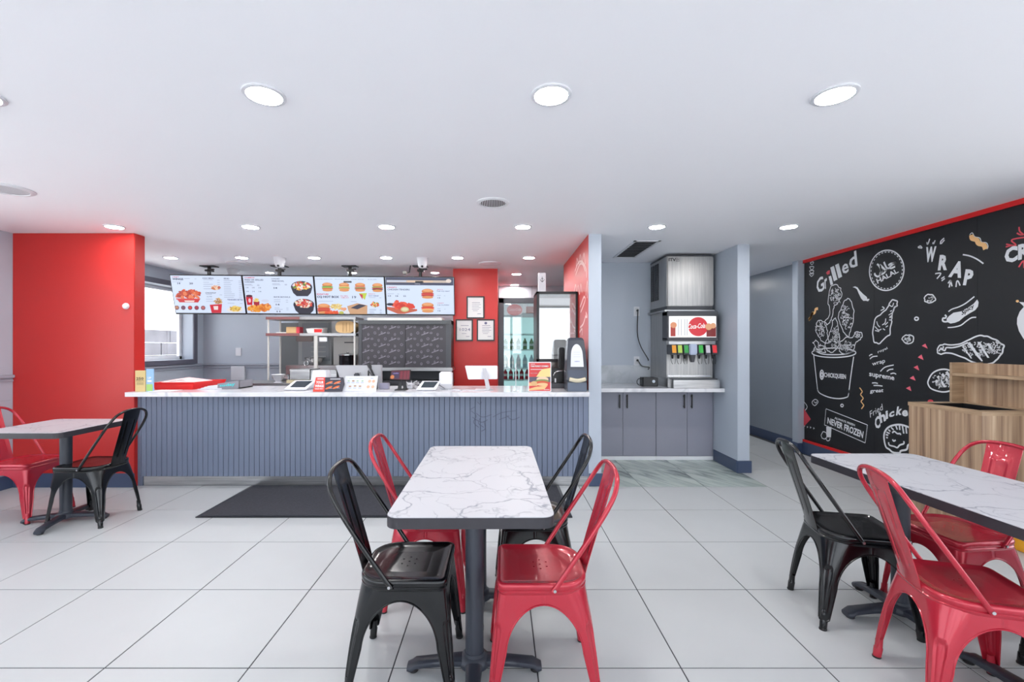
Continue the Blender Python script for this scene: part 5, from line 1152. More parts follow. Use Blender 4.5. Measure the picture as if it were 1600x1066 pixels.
# framed notices on the red column
for (px0, py0, px1, py1, lab_, body) in ((729, 463, 757, 498, 'black-framed certificate hung highest on the red column', None), (712, 499, 739, 533, 'black-framed notice reading 1024, lower left on the red column', '1024'), (745, 499, 773, 533, 'black-framed certificate with a round seal, lower right on the red column', 'seal')):
    D = 6.29; a = P(px0, py1, D); b = P(px1, py0, D)
    t = Thing('picture_frame', lab_, 'picture frame', (a[0], D, a[2]), group='framed notices on the red column'); x0, z0, x1, z1 = a[0], a[2], b[0], b[2]; w_ = 0.018
    t.part('frame', MB().box((x0, D-0.012, z0), (x0+w_, D+0.008, z1)).box((x1-w_, D-0.012, z0), (x1, D+0.008, z1)).box((x0+w_, D-0.012, z0), (x1-w_, D+0.008, z0+w_)).box((x0+w_, D-0.012, z1-w_), (x1-w_, D+0.008, z1)), M_black, bevel=0.002)
    sh = t.part('print', MB().box((x0+w_, D-0.002, z0+w_), (x1-w_, D+0.006, z1-w_)), M_paper)
    F = lambda u, v: (x0+(x1-x0)*u, D-0.0032, z0+(z1-z0)*v)
    m = MB()
    def rr_(u0, v0, u1, v1): m.add([F(u0, v0), F(u1, v0), F(u1, v1), F(u0, v1)], [(0, 1, 2, 3)])
    if body == '1024': m.text('1024', lambda u, v: F(0.24+0.60*u, 0.46+0.13*v), 0.0)
    rr_(0.30, 0.70, 0.75, 0.72) ; rr_(0.35, 0.34, 0.62, 0.355); rr_(0.6, 0.2, 0.8, 0.22)
    if body != '1024':
        for k in range(4): rr_(0.3, 0.62-k*0.07, 0.8-0.1*(k % 2), 0.635-k*0.07)
    if body == 'seal': m.add([F(0.5+0.08*math.cos(k*PI/6), 0.82+0.06*math.sin(k*PI/6)) for k in range(12)], [tuple(range(12))])
    t.part('lettering', m, pmat(96, 98, 130), sh)
# thermostat-like plates on the kitchen walls
for px, py, w_, h_, lab_ in ((372.5, 550, 0.085, 0.13, 'small white switch plate on the grey kitchen wall'), (373, 583, 0.215, 0.22, 'larger white square access panel low on the grey kitchen wall')):
    x, y, z = P(px, py, 7.09)
    single('wall_plate', lab_, 'wall plate', MB().box((x-w_/2, 7.06 if h_ > .2 else 7.085, z-h_/2), (x+w_/2, 7.1, z+h_/2)), M_white, (x, 7.1, z), bevel=0.003)

# ------------------------------------------------------------------ the two glass-door coolers
D = 6.72; xa, xb = (779.5-VX)/FPX*D, (779.5-VX)/FPX*D+0.70; zt = CAMZ+(VY-465.5)/FPX*D
t = Thing('drinks_fridge', 'tall grey glass-door drinks fridge beside the red column', 'fridge', ((xa+xb)/2, 7.0, 0))
M_fg = mat('fridge_grey', rgb(92, 98, 104), 0.35, 0.3); M_in = mat('glowing_fridge_liner', rgb(190, 202, 204), 0.4, emit=rgb(190, 214, 214), es=0.45)  # liner emits, standing in for light inside the fridge
t.part('case', MB().box((xa, D+0.05, 0.0), (xa+0.03, D+0.65, zt)).box((xb-0.03, D+0.05, 0), (xb, D+0.65, zt)).box((xa, D+0.05, zt-0.05), (xb, D+0.65, zt)).box((xa, D+0.62, 0), (xb, D+0.65, zt)).box((xa, D+0.05, 0), (xb, D+0.65, 0.15)), M_fg)
t.part('liner', MB().box((xa+0.03, D+0.60, 0.15), (xb-0.03, D+0.62, zt-0.05)).box((xa+0.03, D+0.06, 0.15), (xa+0.04, D+0.60, zt-0.05)).box((xb-0.04, D+0.06, 0.15), (xb-0.03, D+0.60, zt-0.05)), M_in)
fs_ = t.part('door_frame', MB().box((xa, D, 0.15), (xa+0.075, D+0.05, zt)).box((xb-0.075, D, 0.15), (xb, D+0.05, zt)).box((xa, D, zt-0.08), (xb, D+0.05, zt)).box((xa, D, 0.12), (xb, D+0.05, 0.2)), M_fg, bevel=0.004)
t.part('pane', MB().box((xa+0.075, D+0.02, 0.2), (xb-0.075, D+0.026, zt-0.08)), glass('fridge_glass', 0.14, (0.86, 0.95, 0.95, 1), top=0.6), fs_)
hz = zt-0.08
t.part('light_header', MB().box((xa+0.04, D+0.08, hz-0.21), (xb-0.04, D+0.11, hz-0.0)), emat(190, 190, 196, 0.8))
F = lambda u, v: (xa+0.04+(xb-xa-0.08)*u, D+0.079, hz-0.21+0.21*v)
m = MB(); m.add([F(0.32+0.19*math.cos(k*PI/10), 0.55+0.55*math.sin(k*PI/10)*0.75) for k in range(20)], [tuple(range(20))]); t.part('header_print', m, emat(196, 40, 48, 0.8), label='red disc on the lit header')
m = MB(); m.text('Coca-Cola', lambda u, v: (F(0.17+0.3*u, 0.48+0.2*v)[0], D+0.078, F(0, 0.48+0.2*v)[2]), 0.0, 0.3); t.part('lettering', m, emat(240, 220, 220, 0.8))
m = MB(); m.add([F(0.6, 0.3), F(0.98, 0.3), F(0.98, 0.8), F(0.6, 0.8)], [(0, 1, 2, 3)]); t.part('header_print', m, emat(150, 84, 78, 0.8))
szs = [CAMZ-(py-VY)/FPX*(D+0.25) for py in (592, 574.5, 546, 522)]
for z in szs: t.part('shelf', MB().box((xa+0.04, D+0.09, z-0.02), (xb-0.04, D+0.55, z)), mat('wire_shelf_white', rgb(226, 236, 236), 0.4))
def bottle_set(kinds, z, n, label, group, h, r, colr, cap):
    b0 = None
    for k in range(n):
        x = xa+0.10+k*(xb-xa-0.20)/(n-1); y = D+0.16
        lb = label % ORD[k] if '%s' in label else label
        if b0 is None:
            t = Thing('drink_bottle', lb, 'bottle', (x, y, z+0.001), group=group, local=True)
            t.part('body', MB().lathe([(r*0.9, 0), (r, 0.01), (r*0.94, h*0.3), (r, h*0.55), (r*0.9, h*0.68), (r*0.38, h*0.88), (r*0.38, h*0.94)], (0, 0, 0), 14), colr, smooth=True)
            t.part('cap', MB().lathe([(r*0.42, h*0.94), (r*0.42, h), (0, h)], (0, 0, 0), 12), cap)
            t.part('label_band', MB().lathe([(r*1.01, h*0.30), (r*1.02, h*0.52)], (0, 0, 0), 14), M_paper)
            b0 = t.e
        else: dup(b0, (x, y, z+0.001), 0, lb, group)
M_bcola = mat('red_bottle', rgb(190, 44, 60), 0.2); M_bclear = mat('clear_bottle', rgb(190, 200, 210), 0.1); M_bgreen = mat('green_bottle', rgb(130, 150, 110), 0.2)
bottle_set(0, szs[0], 7, 'red drink bottle on the lowest visible fridge shelf, %s from the left', 'red bottles on the lowest fridge shelf', 0.16, 0.032, M_bcola, M_redtrim)
bottle_set(0, szs[1], 6, 'clear drink bottle on the second fridge shelf up, %s from the left', 'clear bottles on the second fridge shelf', 0.20, 0.034, M_bclear, M_white)
bottle_set(0, szs[2], 6, 'pale green drink bottle on the third fridge shelf up, %s from the left', 'pale green bottles on the third fridge shelf', 0.17, 0.032, M_bgreen, M_white)

D = 4.93; xa, xb = (838.5-VX)/FPX*D, 0.857; zt = CAMZ+(VY-455.6)/FPX*D
t = Thing('slim_cooler', 'slim black-framed glass-door cooler behind the counter end, full of reflections', 'fridge', ((xa+xb)/2, 5.15, 0))
zb = CAMZ-(566-VY)/FPX*D
t.part('case', MB().box((xa, D+0.03, 0.0), (xa+0.02, D+0.45, zt)).box((xb-0.02, D+0.03, 0), (xb, D+0.45, zt)).box((xa, D+0.03, zt-0.03), (xb, D+0.45, zt)).box((xa, D+0.43, 0), (xb, D+0.45, zt)), M_black)
t.part('lower_panel', MB().box((xa, D+0.005, 0.0), (xb, D+0.03, zb)), mat('dark_gloss_panel', rgb(120, 116, 112), 0.12, 0.6))
t.part('liner', MB().box((xa+0.02, D+0.40, 0.3), (xb-0.02, D+0.43, zt-0.03)), mat('glowing_cooler_liner', rgb(236, 238, 240), 0.4, emit=(1, 1, 1, 1), es=0.22))  # white glow put into the liner for a lit interior
fr_ = t.part('door_frame', MB().box((xa, D, zb), (xa+0.03, D+0.03, zt)).box((xb-0.022, D, zb), (xb, D+0.03, zt)).box((xa, D, zt-0.028), (xb, D+0.03, zt)).box((xa, D, zb), (xb, D+0.03, zb+0.035)), M_black, bevel=0.003)
t.part('pane', MB().box((xa+0.03, D+0.01, zb+0.035), (xb-0.022, D+0.016, zt-0.028)), glass('cooler_glass', 0.34, (0.95, 0.97, 0.98, 1), top=0.8), fr_)
for z in (1.25, 1.5, 1.75): t.part('shelf', MB().box((xa+0.02, D+0.06, z), (xb-0.02, D+0.40, z+0.01)), M_white)
xa2, xb2 = (841.4-VX)/FPX*5.05, (853-VX)/FPX*5.05
t = Thing('cup_tube', 'upright white box with a small dark emblem on top of the slim cooler', 'box', ((xa2+xb2)/2, 5.1, zt))
t.part('tube', MB().box((xa2, 5.05, zt+0.001), (xb2, 5.13, zt+0.225)), M_white, bevel=0.004)
cx = (xa2+xb2)/2; cz_ = zt+0.15
t.part('emblem', MB().ribbon([(cx, 5.0485, cz_-0.03), (cx, 5.0485, cz_+0.03)], 0.005, (0, -1, 0)).ribbon(cr([(cx-0.024, 5.0485, cz_+0.002), (cx-0.012, 5.0485, cz_-0.018), (cx, 5.0485, cz_-0.026), (cx+0.012, 5.0485, cz_-0.018), (cx+0.024, 5.0485, cz_+0.002)], 4), 0.005, (0, -1, 0)).ribbon([(cx-0.014, 5.0485, cz_+0.01), (cx+0.014, 5.0485, cz_+0.01)], 0.004, (0, -1, 0)), M_black)
# ------------------------------------------------------------------ things on the service counter
Z0 = CT+0.0008
def quad_on(a, b, c, d): return lambda u, v: tuple(Vector(a)*(1-u)*(1-v)+Vector(b)*u*(1-v)+Vector(c)*u*v+Vector(d)*(1-u)*v)
def rectf(m, f, u0, v0, u1, v1, mi=0): m.add([f(u0, v0), f(u1, v0), f(u1, v1), f(u0, v1)], [(0, 1, 2, 3)], mi)
# leaflets at the left end
xa, xb, xc = P(211, 611, 4.28)[0], P(227, 611, 4.28)[0], P(238.5, 611, 4.28)[0]
t = Thing('leaflet_stand', 'upright tan offer card at the left end of the counter', 'card', ((xa+xb)/2, 4.29, Z0))
t.part('card', MB().box((xa, 4.28, Z0), (xb, 4.30, Z0+0.20)), mat('tan_card', rgb(214, 190, 132), 0.6), bevel=0.001)
f = quad_on((xa, 4.279, Z0), (xb, 4.279, Z0), (xb, 4.279, Z0+0.2), (xa, 4.279, Z0+0.2))
m = MB(); m.text('250', lambda u, v: f(0.12+0.72*u, 0.55+0.13*v), 0.03); m.text('POINTS', lambda u, v: f(0.12+0.76*u, 0.48+0.05*v), 0.02)
for k in range(3): rectf(m, f, 0.15, 0.42-k*0.05, 0.85, 0.435-k*0.05)
t.part('lettering', m, pmat(76, 60, 44))
t = Thing('leaflet_stand', 'upright blue and green card just right of the tan offer card', 'card', ((xb+xc)/2, 4.29, Z0))
t.part('card', MB().box((xb+0.004, 4.285, Z0), (xc, 4.30, Z0+0.215)), mat('pale_blue_card', rgb(150, 190, 226), 0.6), bevel=0.001)
f = quad_on((xb+0.004, 4.284, Z0), (xc, 4.284, Z0), (xc, 4.284, Z0+0.215), (xb+0.004, 4.284, Z0+0.215))
m = MB(); rectf(m, f, 0.05, 0.02, 0.95, 0.32); t.part('print', m, pmat(160, 200, 110))
m = MB(); m.text('UP', lambda u, v: f(0.25+0.5*u, 0.55+0.1*v), 0.03); rectf(m, f, 0.2, 0.42, 0.8, 0.5); t.part('lettering', m, pmat(236, 236, 246))
# red tray with liners
ta, tb = P(243, 607, 4.48), P(320, 600, 4.55)
xa, xb = ta[0], tb[0]
t = Thing('serving_trays', 'red serving tray piled with white and pink paper liners', 'tray', ((xa+xb)/2, 4.6, Z0))
m = MB(); o = [(xa, 4.44), (xb-0.09, 4.44), (xb, 4.60), (xb, 4.84), (xa+0.02, 4.84)]
o = [(xa, 4.44), (xb-0.06, 4.46), (xb+0.02, 4.86), (xa+0.06, 4.84)]
for k, (i_, z0, z1) in enumerate([(0.012, 0, 0.004)]): pass
def traymesh(o, z0, h, w):
    m = MB(); c = Vector((sum(p[0] for p in o)/4, sum(p[1] for p in o)/4, 0)); q = [Vector((p[0], p[1], 0)) for p in o]
    ins = [p+(c-p).normalized()*w for p in q]
    bo = [p+Vector((0, 0, z0)) for p in ins]; to = [p+Vector((0, 0, z0+h)) for p in q]; ti = [p+(c-p).normalized()*0.006+Vector((0, 0, z0+h)) for p in q]; bi = [p+(c-p).normalized()*0.006+Vector((0, 0, z0+0.005)) for p in ins]
    m.add(bo+to+ti+bi, [(3, 2, 1, 0), (12, 13, 14, 15)]+[(a+i, a+(i+1) % 4, a+4+(i+1) % 4, a+4+i) for a in (0, 4, 8) for i in range(4)]); return m
t.part('tray', traymesh(o, Z0, 0.055, 0.02), M_redtrim)
t.part('tray', traymesh([(p[0]+0.008, p[1]+0.004) for p in o], Z0+0.028, 0.045, 0.02), M_redtrim)
t.part('paper_liner', MB().hexa([(xa-0.03, 4.46, Z0+0.06), (xb-0.1, 4.48, Z0+0.05), (xb-0.06, 4.82, Z0+0.055), (xa+0.05, 4.83, Z0+0.06)], [(xa-0.03, 4.46, Z0+0.066), (xb-0.12, 4.5, Z0+0.066), (xb-0.1, 4.80, Z0+0.072), (xa+0.10, 4.82, Z0+0.10)]), pmat(236, 196, 196))
for k in range(5): t.part('paper_edge', MB().tube([(xa+0.10+k*0.02, 4.52+k*0.012, Z0+0.072+k*0.003), (xa+0.20+k*0.012, 4.50+k*0.01, Z0+0.098-abs(k-2)*0.004)], 0.004, 6), M_paper)
xa, xb = P(236, 612, 4.3)[0], P(282, 610, 4.4)[0]
single('paper_sheet', 'white sheet of paper lying flat in front of the red tray', 'paper', MB().box((xa, 4.26, Z0), (xb, 4.43, Z0+0.003)), M_paper, (xa, 4.3, Z0))
# newspapers in a grey tray
xa, xb = P(322, 606, 4.6)[0], P(378, 600, 4.6)[0]
t = Thing('leaflet_tray', 'open grey carton of printed leaflets with a teal word on its end', 'box', ((xa+xb)/2, 4.65, Z0))
t.part('carton', MB().hexa([(xa+0.18, 4.50, Z0), (xb, 4.54, Z0), (xb, 4.56, Z0), (xa+0.18, 4.52, Z0)], [(xa+0.18, 4.50, Z0+0.055), (xb, 4.54, Z0+0.085), (xb, 4.56, Z0+0.085), (xa+0.18, 4.52, Z0+0.055)]).box((xa+0.18, 4.52, Z0), (xb, 4.80, Z0+0.01)).box((xb-0.008, 4.55, Z0), (xb, 4.8, Z0+0.08)), mat('grey_carton', rgb(130, 130, 138), 0.6))
for k in range(4): t.part('leaflet', MB().hexa([(xa+k*0.02, 4.47+k*0.02, Z0+k*0.008), (xa+0.22+k*0.01, 4.50+k*0.02, Z0+k*0.008), (xa+0.22, 4.76, Z0+k*0.008), (xa+0.02+k*0.02, 4.74, Z0+k*0.008)], [(xa+k*0.02, 4.47+k*0.02, Z0+0.006+k*0.008), (xa+0.22+k*0.01, 4.50+k*0.02, Z0+0.012+k*0.010), (xa+0.22, 4.76, Z0+0.012+k*0.01), (xa+0.02+k*0.02, 4.74, Z0+0.006+k*0.008)]), pmat(206, 206, 214))
fx0 = xa+0.20; f = quad_on((fx0, 4.499, Z0+0.018), (xb-0.03, 4.532, Z0+0.026), (xb-0.03, 4.532, Z0+0.066), (fx0, 4.499, Z0+0.045))
t.part('lettering', MB().text('today', f, 0.03), pmat(70, 196, 200))
# card terminals / tablets
def tablet(label, px0, px1, pyb, D, h=0.09):
    xa, xb = P(px0, pyb, D)[0], P(px1, pyb, D)[0]; w_ = xb-xa
    t = Thing('payment_tablet', label, 'tablet', ((xa+xb)/2, D+0.08, Z0), group='white tilted tablets on the counter')
    a, b, c, d = Vector((xa, D, Z0+0.014)), Vector((xa+w_*0.86, D, Z0+0.014)), Vector((xb, D+0.15, Z0+h)), Vector((xa+w_*0.16, D+0.15, Z0+h))
    n = (b-a).cross(d-a).normalized()
    if n.z < 0: n = -n
    t.part('body', MB().prism([a, b, c, d], -n*0.012), M_white, bevel=0.003)
    t.part('stand', MB().hexa([(xa+w_*0.25, D+0.02, Z0), (xa+w_*0.7, D+0.02, Z0), (xa+w_*0.75, D+0.14, Z0), (xa+w_*0.3, D+0.14, Z0)], [(xa+w_*0.27, D+0.04, Z0+0.02), (xa+w_*0.68, D+0.04, Z0+0.02), (xa+w_*0.75, D+0.13, Z0+h*0.75), (xa+w_*0.32, D+0.13, Z0+h*0.75)]), M_white)
    g = lambda u, v: tuple(a+(b-a)*u+(d-a)*v+n*0.0008)
    t.part('screen', MB().add([g(0.17, 0.2), g(0.85, 0.2), g(0.88, 0.9), g(0.14, 0.9)], [(0, 1, 2, 3)]), mat('tablet_screen', rgb(44, 54, 62), 0.15))
tablet('white tilted tablet with a dark screen, left of the offer signs', 443, 484, 608, 4.36)
tablet('white tilted tablet with a dark screen, right of the centre of the counter', 650, 685.5, 609, 4.34, 0.085)
# white wedge stand behind the wings sign
xa, xb = P(487, 605, 4.6)[0], P(512, 605, 4.6)[0]
single('receipt_printer', 'white wedge-shaped receipt printer behind the red and black offer sign', 'printer', MB().hexa([(xa, 4.53, Z0), (xb+0.03, 4.53, Z0), (xb+0.03, 4.69, Z0), (xa, 4.69, Z0)], [(xa+0.02, 4.57, Z0+0.185), (xb-0.01, 4.57, Z0+0.185), (xb, 4.67, Z0+0.185), (xa+0.02, 4.67, Z0+0.185)]), M_white, (xa, 4.6, Z0), bevel=0.006)
# wings sign
xa, xm, xb = P(489.5, 611, 4.27)[0], P(507.5, 611, 4.27)[0], P(537, 611, 4.27)[0]
t = Thing('offer_sign', 'small tabletop sign, half red with white words and half black with wings', 'sign', ((xa+xb)/2, 4.28, Z0))
sgb = [(xa, 4.26, Z0), (xb-0.015, 4.26, Z0), (xb+0.005, 4.27, Z0+0.07), (xb-0.01, 4.28, Z0+0.135), (xa+0.02, 4.28, Z0+0.135)]
t.part('backboard', MB().prism(sgb, (0, 0.012, 0)), mat('black_card', rgb(56, 54, 66), 0.5))
f = quad_on((xa+0.001, 4.2585, Z0+0.001), (xm, 4.2585, Z0+0.001), (xm+0.0, 4.2785, Z0+0.134), (xa+0.021, 4.2785, Z0+0.134))
m = MB(); rectf(m, f, 0, 0, 1, 1); rp = t.part('print', m, pmat(226, 70, 56), label='red half of the sign')
m = MB(); g = lambda u, v: tuple(Vector(f(u, v))+Vector((0, -0.001, 0)))
m.text('YOUR', lambda u, v: g(0.12+0.76*u, 0.55+0.2*v), 0.05); m.text('WINGS', lambda u, v: g(0.08+0.84*u, 0.3+0.19*v), 0.05); m.text('YOUR WAY', lambda u, v: g(0.1+0.8*u, 0.15+0.09*v), 0.04); rectf(m, g, 0.2, 0.86, 0.85, 0.92)
t.part('lettering', m, M_paper, rp)
f2 = quad_on((xm, 4.2585, Z0+0.001), (xb-0.02, 4.2585, Z0+0.001), (xb-0.015, 4.2785, Z0+0.134), (xm, 4.2785, Z0+0.134))
m = MB()
for cu, cv in ((0.25, 0.62), (0.72, 0.64), (0.25, 0.27), (0.68, 0.3)):
    m.add([f2(cu+0.22*math.cos(k*PI/6)*0.95-0.0*k, cv+0.07*math.sin(k*PI/6)+0.09*math.cos(k*PI/6)) for k in range(12)], [tuple(range(12))])
pp = t.part('food_picture', m, pmat(226, 110, 60)); m = MB(); 
for cu, cv in ((0.36, 0.6), (0.82, 0.6), (0.36, 0.24), (0.80, 0.27)): rectf(m, lambda u, v: tuple(Vector(f2(u, v))+Vector((0, -0.0012, 0))), cu-0.08, cv-0.02, cu+0.1, cv)
rectf(m, lambda u, v: tuple(Vector(f2(u, v))+Vector((0, -0.0012, 0))), 0.3, 0.86, 0.9, 0.91)
t.part('highlight_print', m, M_paper, pp)
# white menu card
xa, xb = P(536, 612, 4.3)[0], P(590, 612, 4.3)[0]
t = Thing('menu_card', 'white tabletop card with small food icons beside the red and black sign', 'card', ((xa+xb)/2, 4.31, Z0))
t.part('card', MB().prism([(xa, 4.285, Z0), (xb-0.012, 4.285, Z0), (xb, 4.31, Z0+0.145), (xa+0.02, 4.31, Z0+0.145)], (0, 0.01, 0)), M_white)
f = quad_on((xa, 4.2835, Z0), (xb-0.012, 4.2835, Z0), (xb, 4.3085, Z0+0.145), (xa+0.02, 4.3085, Z0+0.145))
def dots(lst, col, ru, rv, name='food_picture'):
    m = MB()
    for cu, cv in lst: m.add([f(cu+ru*math.cos(k*PI/5), cv+rv*math.sin(k*PI/5)) for k in range(10)], [tuple(range(10))])
    t.part(name, m, pmat(*col))
dots([(0.13, 0.68), (0.4, 0.68), (0.55, 0.68)], (150, 190, 150), 0.035, 0.04); dots([(0.27, 0.68), (0.2, 0.33), (0.35, 0.35), (0.5, 0.34)], (170, 130, 100), 0.045, 0.045); dots([(0.77, 0.66), (0.89, 0.66), (0.75, 0.3), (0.89, 0.3)], (226, 180, 150), 0.05, 0.10)
m = MB()
for cu, cv in ((0.13, 0.55), (0.27, 0.55), (0.41, 0.55), (0.55, 0.55), (0.2, 0.2), (0.35, 0.2), (0.5, 0.2), (0.83, 0.84)): rectf(m, f, cu-0.045, cv, cu+0.045, cv+0.035)
m.text('BUILD YOUR OWN', lambda u, v: f(0.14+0.42*u, 0.82+0.06*v), 0)
t.part('lettering', m, pmat(150, 160, 196))
# grey monitor backs
def monitor(label, p0, p1, p2, p3, D, tilt, stand, MM, name='monitor'):
    """p0..p3 pixels of TL TR BR BL"""
    q = [Vector(P(*p, D+(tilt if k < 2 else 0))) for k, p in enumerate((p0, p1, p2, p3))]
    t = Thing(name, label, 'monitor', (sum(v.x for v in q)/4, D+0.08, Z0)); return t, q
t, q = monitor('grey back of a tilted point-of-sale screen with a dark camera block', (524, 571), (573, 571), (582, 598), (533, 598), 4.55, 0.06, None, None)
t.part('housing', MB().prism(q, (0, 0.02, 0)), mat('silver_plastic', rgb(164, 165, 170), 0.35), bevel=0.003)
c = (q[2]+q[3])/2
t.part('foot', MB().box((c.x-0.07, 4.55, Z0), (c.x+0.07, 4.66, Z0+0.012)).box((c.x-0.025, 4.56, Z0), (c.x+0.025, 4.60, q[2].z+0.1)), mat('silver_plastic', rgb(164, 165, 170)))
a = P(557, 590, 4.53); t.part('camera_block', MB().box((a[0]-0.026, 4.52, a[2]-0.04), (a[0]+0.026, 4.56, a[2]+0.045)), M_dark, bevel=0.01)
t = Thing('card_reader', 'grey upright card reader box behind the black handset', 'card reader', (P(584, 600, 4.6)[0], 4.62, Z0))
xa, xb = P(573, 600, 4.6)[0], P(591, 600, 4.6)[0]
t.part('body', MB().box((xa, 4.67, Z0), (xb+0.01, 4.73, Z0+0.235)), mat('silver_plastic', rgb(164, 165, 170)), bevel=0.004)
h0 = [P(577.5, 569, 4.49), P(579, 576, 4.47), P(583, 585, 4.47), P(584, 592, 4.49)]
t = Thing('phone_handset', 'black phone handset leaning on its cradle behind the white card', 'phone', (h0[3][0], 4.49, Z0))
t.part('handset', MB().tube(cr(h0, 5), [0.016]*5+[0.011]*6+[0.016]*5, 10), M_black, smooth=True)
t.part('cradle', MB().box((h0[3][0]-0.06, 4.47, Z0), (h0[3][0]+0.03, 4.53, Z0+0.07)).box((h0[3][0]-0.06, 4.48, Z0+0.05), (h0[3][0]-0.045, 4.50, Z0+0.19)), M_black, bevel=0.004)
t.part('cord', MB().tube(cr([(h0[3][0]-0.055, 4.49, Z0+0.18), (h0[3][0]-0.02, 4.47, Z0+0.15), (h0[3][0]-0.03, 4.47, Z0+0.09)], 6), 0.004, 6), M_black)
xa, xb = P(592, 606, 4.5)[0], P(607, 606, 4.5)[0]
single('grey_block', 'small lilac-grey box with a dark end behind the white card', 'box', MB().box((xa, 4.5, Z0), (xb, 4.56, Z0+0.06)), mat('lilac_grey', rgb(150, 148, 168), 0.4), (xa, 4.5, Z0), bevel=0.004)
# red-lit tablet on a black stand
q = [Vector(P(*p, D_)) for p, D_ in (((611, 579), 4.44), ((642, 578), 4.44), ((641, 594.5), 4.40), ((608.5, 593.5), 4.40))]
t = Thing('display_tablet', 'dark tablet showing a maroon picture on a black stand', 'tablet', ((q[0].x+q[1].x)/2, 4.42, Z0))
t.part('housing', MB().prism(q, (0, 0.014, 0)), M_black, bevel=0.003)
f = quad_on(q[3]+Vector((0, -0.0015, 0)), q[2]+Vector((0, -0.0015, 0)), q[1]+Vector((0, -0.0015, 0)), q[0]+Vector((0, -0.0015, 0)))
m = MB(); rectf(m, f, 0.04, 0.06, 0.95, 0.94); dsp = t.part('display', m, emat(104, 22, 44))
f3 = lambda u, v: tuple(Vector(f(u, v))+Vector((0, -0.001, 0)))
m = MB(); rectf(m, f3, 0.06, 0.12, 0.45, 0.85); t.part('picture', m, emat(60, 44, 80), dsp)
f4 = lambda u, v: tuple(Vector(f(u, v))+Vector((0, -0.002, 0)))
m = MB(); m.text('combo', lambda u, v: f4(0.14+0.26*u, 0.62+0.14*v), 0.02); t.part('lettering', m, emat(170, 150, 230), dsp)
m = MB(); m.add([f4(0.12+0.1*math.cos(k*PI/5), 0.3+0.2*math.sin(k*PI/5)) for k in range(10)], [tuple(range(10))]); t.part('picture', m, emat(220, 130, 70), dsp)
for cu in (0.5, 0.68, 0.84):
    m = MB(); rectf(m, f4, cu, 0.15, cu+0.1, 0.9); t.part('picture', m, emat(130, 30, 56), dsp)
cx = P(628, 606, 4.42)[0]
t.part('stand', MB().hexa([(cx-0.045, 4.43, Z0+0.01), (cx-0.012, 4.43, Z0+0.01), (cx-0.012, 4.46, Z0+0.01), (cx-0.045, 4.46, Z0+0.01)], [(cx-0.03, 4.45, q[2].z+0.01), (cx-0.01, 4.45, q[2].z+0.01), (cx-0.01, 4.46, q[2].z+0.01), (cx-0.03, 4.46, q[2].z+0.01)])
      .hexa([(cx+0.008, 4.43, Z0+0.01), (cx+0.045, 4.43, Z0+0.01), (cx+0.045, 4.46, Z0+0.01), (cx+0.008, 4.46, Z0+0.01)], [(cx+0.005, 4.45, q[2].z+0.01), (cx+0.03, 4.45, q[2].z+0.01), (cx+0.03, 4.46, q[2].z+0.01), (cx+0.005, 4.46, q[2].z+0.01)]), M_black)
t.part('foot', MB().box((cx-0.06, 4.36, Z0), (cx+0.05, 4.50, Z0+0.010)), M_black, bevel=0.002)
# tangle of adapters
t = Thing('cable_tangle', 'tangle of grey cables and a power adapter between the two tablets', 'cables', (P(645, 603, 4.6)[0], 4.62, Z0))
m = MB()
for k in range(7):
    c = P(638+k*3, 600, 4.62); m.tube(cr([(c[0]+R.uniform(-.05, .05), 4.6+R.uniform(-.06, .1), Z0+0.006+R.uniform(0, .07)) for _ in range(4)], 5), 0.005, 6)
t.part('cable', m, mat('cable_grey', rgb(180, 180, 184), 0.5), smooth=True); a = P(642, 600, 4.6)
t.part('adapter', MB().box((a[0]-0.04, 4.56, Z0), (a[0]+0.02, 4.66, Z0+0.05)), M_white, bevel=0.005)
# white box
xa, xb = P(686, 607, 4.46)[0], P(706, 607, 4.46)[0]
t = Thing('router_box', 'tall rounded white box beside the right-hand tablet', 'box', ((xa+xb)/2, 4.5, Z0))
t.part('body', MB().box((xa, 4.46, Z0), (xb, 4.58, Z0+0.175)), M_white, bevel=0.012)
t.part('lower_band', MB().box((xa+0.002, 4.457, Z0+0.01), (xb-0.002, 4.461, Z0+0.055)), mat('light_grey_plastic', rgb(176, 176, 182), 0.4))
t.part('stylus', MB().tube([(xa-0.0, 4.45, Z0+0.05), (xa+0.06, 4.44, Z0+0.012)], 0.003, 6), M_black)
# white desktop computer seen from behind
q = [Vector(P(*p, D_)) for p, D_ in (((726.5, 571.5), 4.58), ((777.5, 571.5), 4.58), ((777.5, 592.5), 4.52), ((731.5, 593), 4.52))]
t = Thing('desktop_computer', 'slim white all-in-one computer seen from behind on a bent metal foot', 'computer', ((q[0].x+q[1].x)/2, 4.6, Z0))
t.part('housing', MB().prism(q, (0, -0.014, 0.0)), M_white, bevel=0.005)
a = P(757, 585, 4.5); b = P(763, 604, 4.42)
t.part('stand', MB().hexa([(b[0]-0.022, 4.42, Z0+0.004), (b[0]+0.022, 4.42, Z0+0.004), (b[0]+0.022, 4.44, Z0+0.004), (b[0]-0.022, 4.44, Z0+0.004)], [(a[0]-0.02, 4.505, a[2]+0.06), (a[0]+0.012, 4.505, a[2]+0.06), (a[0]+0.012, 4.53, a[2]+0.06), (a[0]-0.02, 4.53, a[2]+0.06)]), mat('light_grey_plastic', rgb(176, 176, 182)), bevel=0.002)
t.part('foot', MB().box((b[0]-0.13, 4.40, Z0), (b[0]+0.05, 4.52, Z0+0.006)), mat('light_grey_plastic', rgb(176, 176, 182)), bevel=0.002)
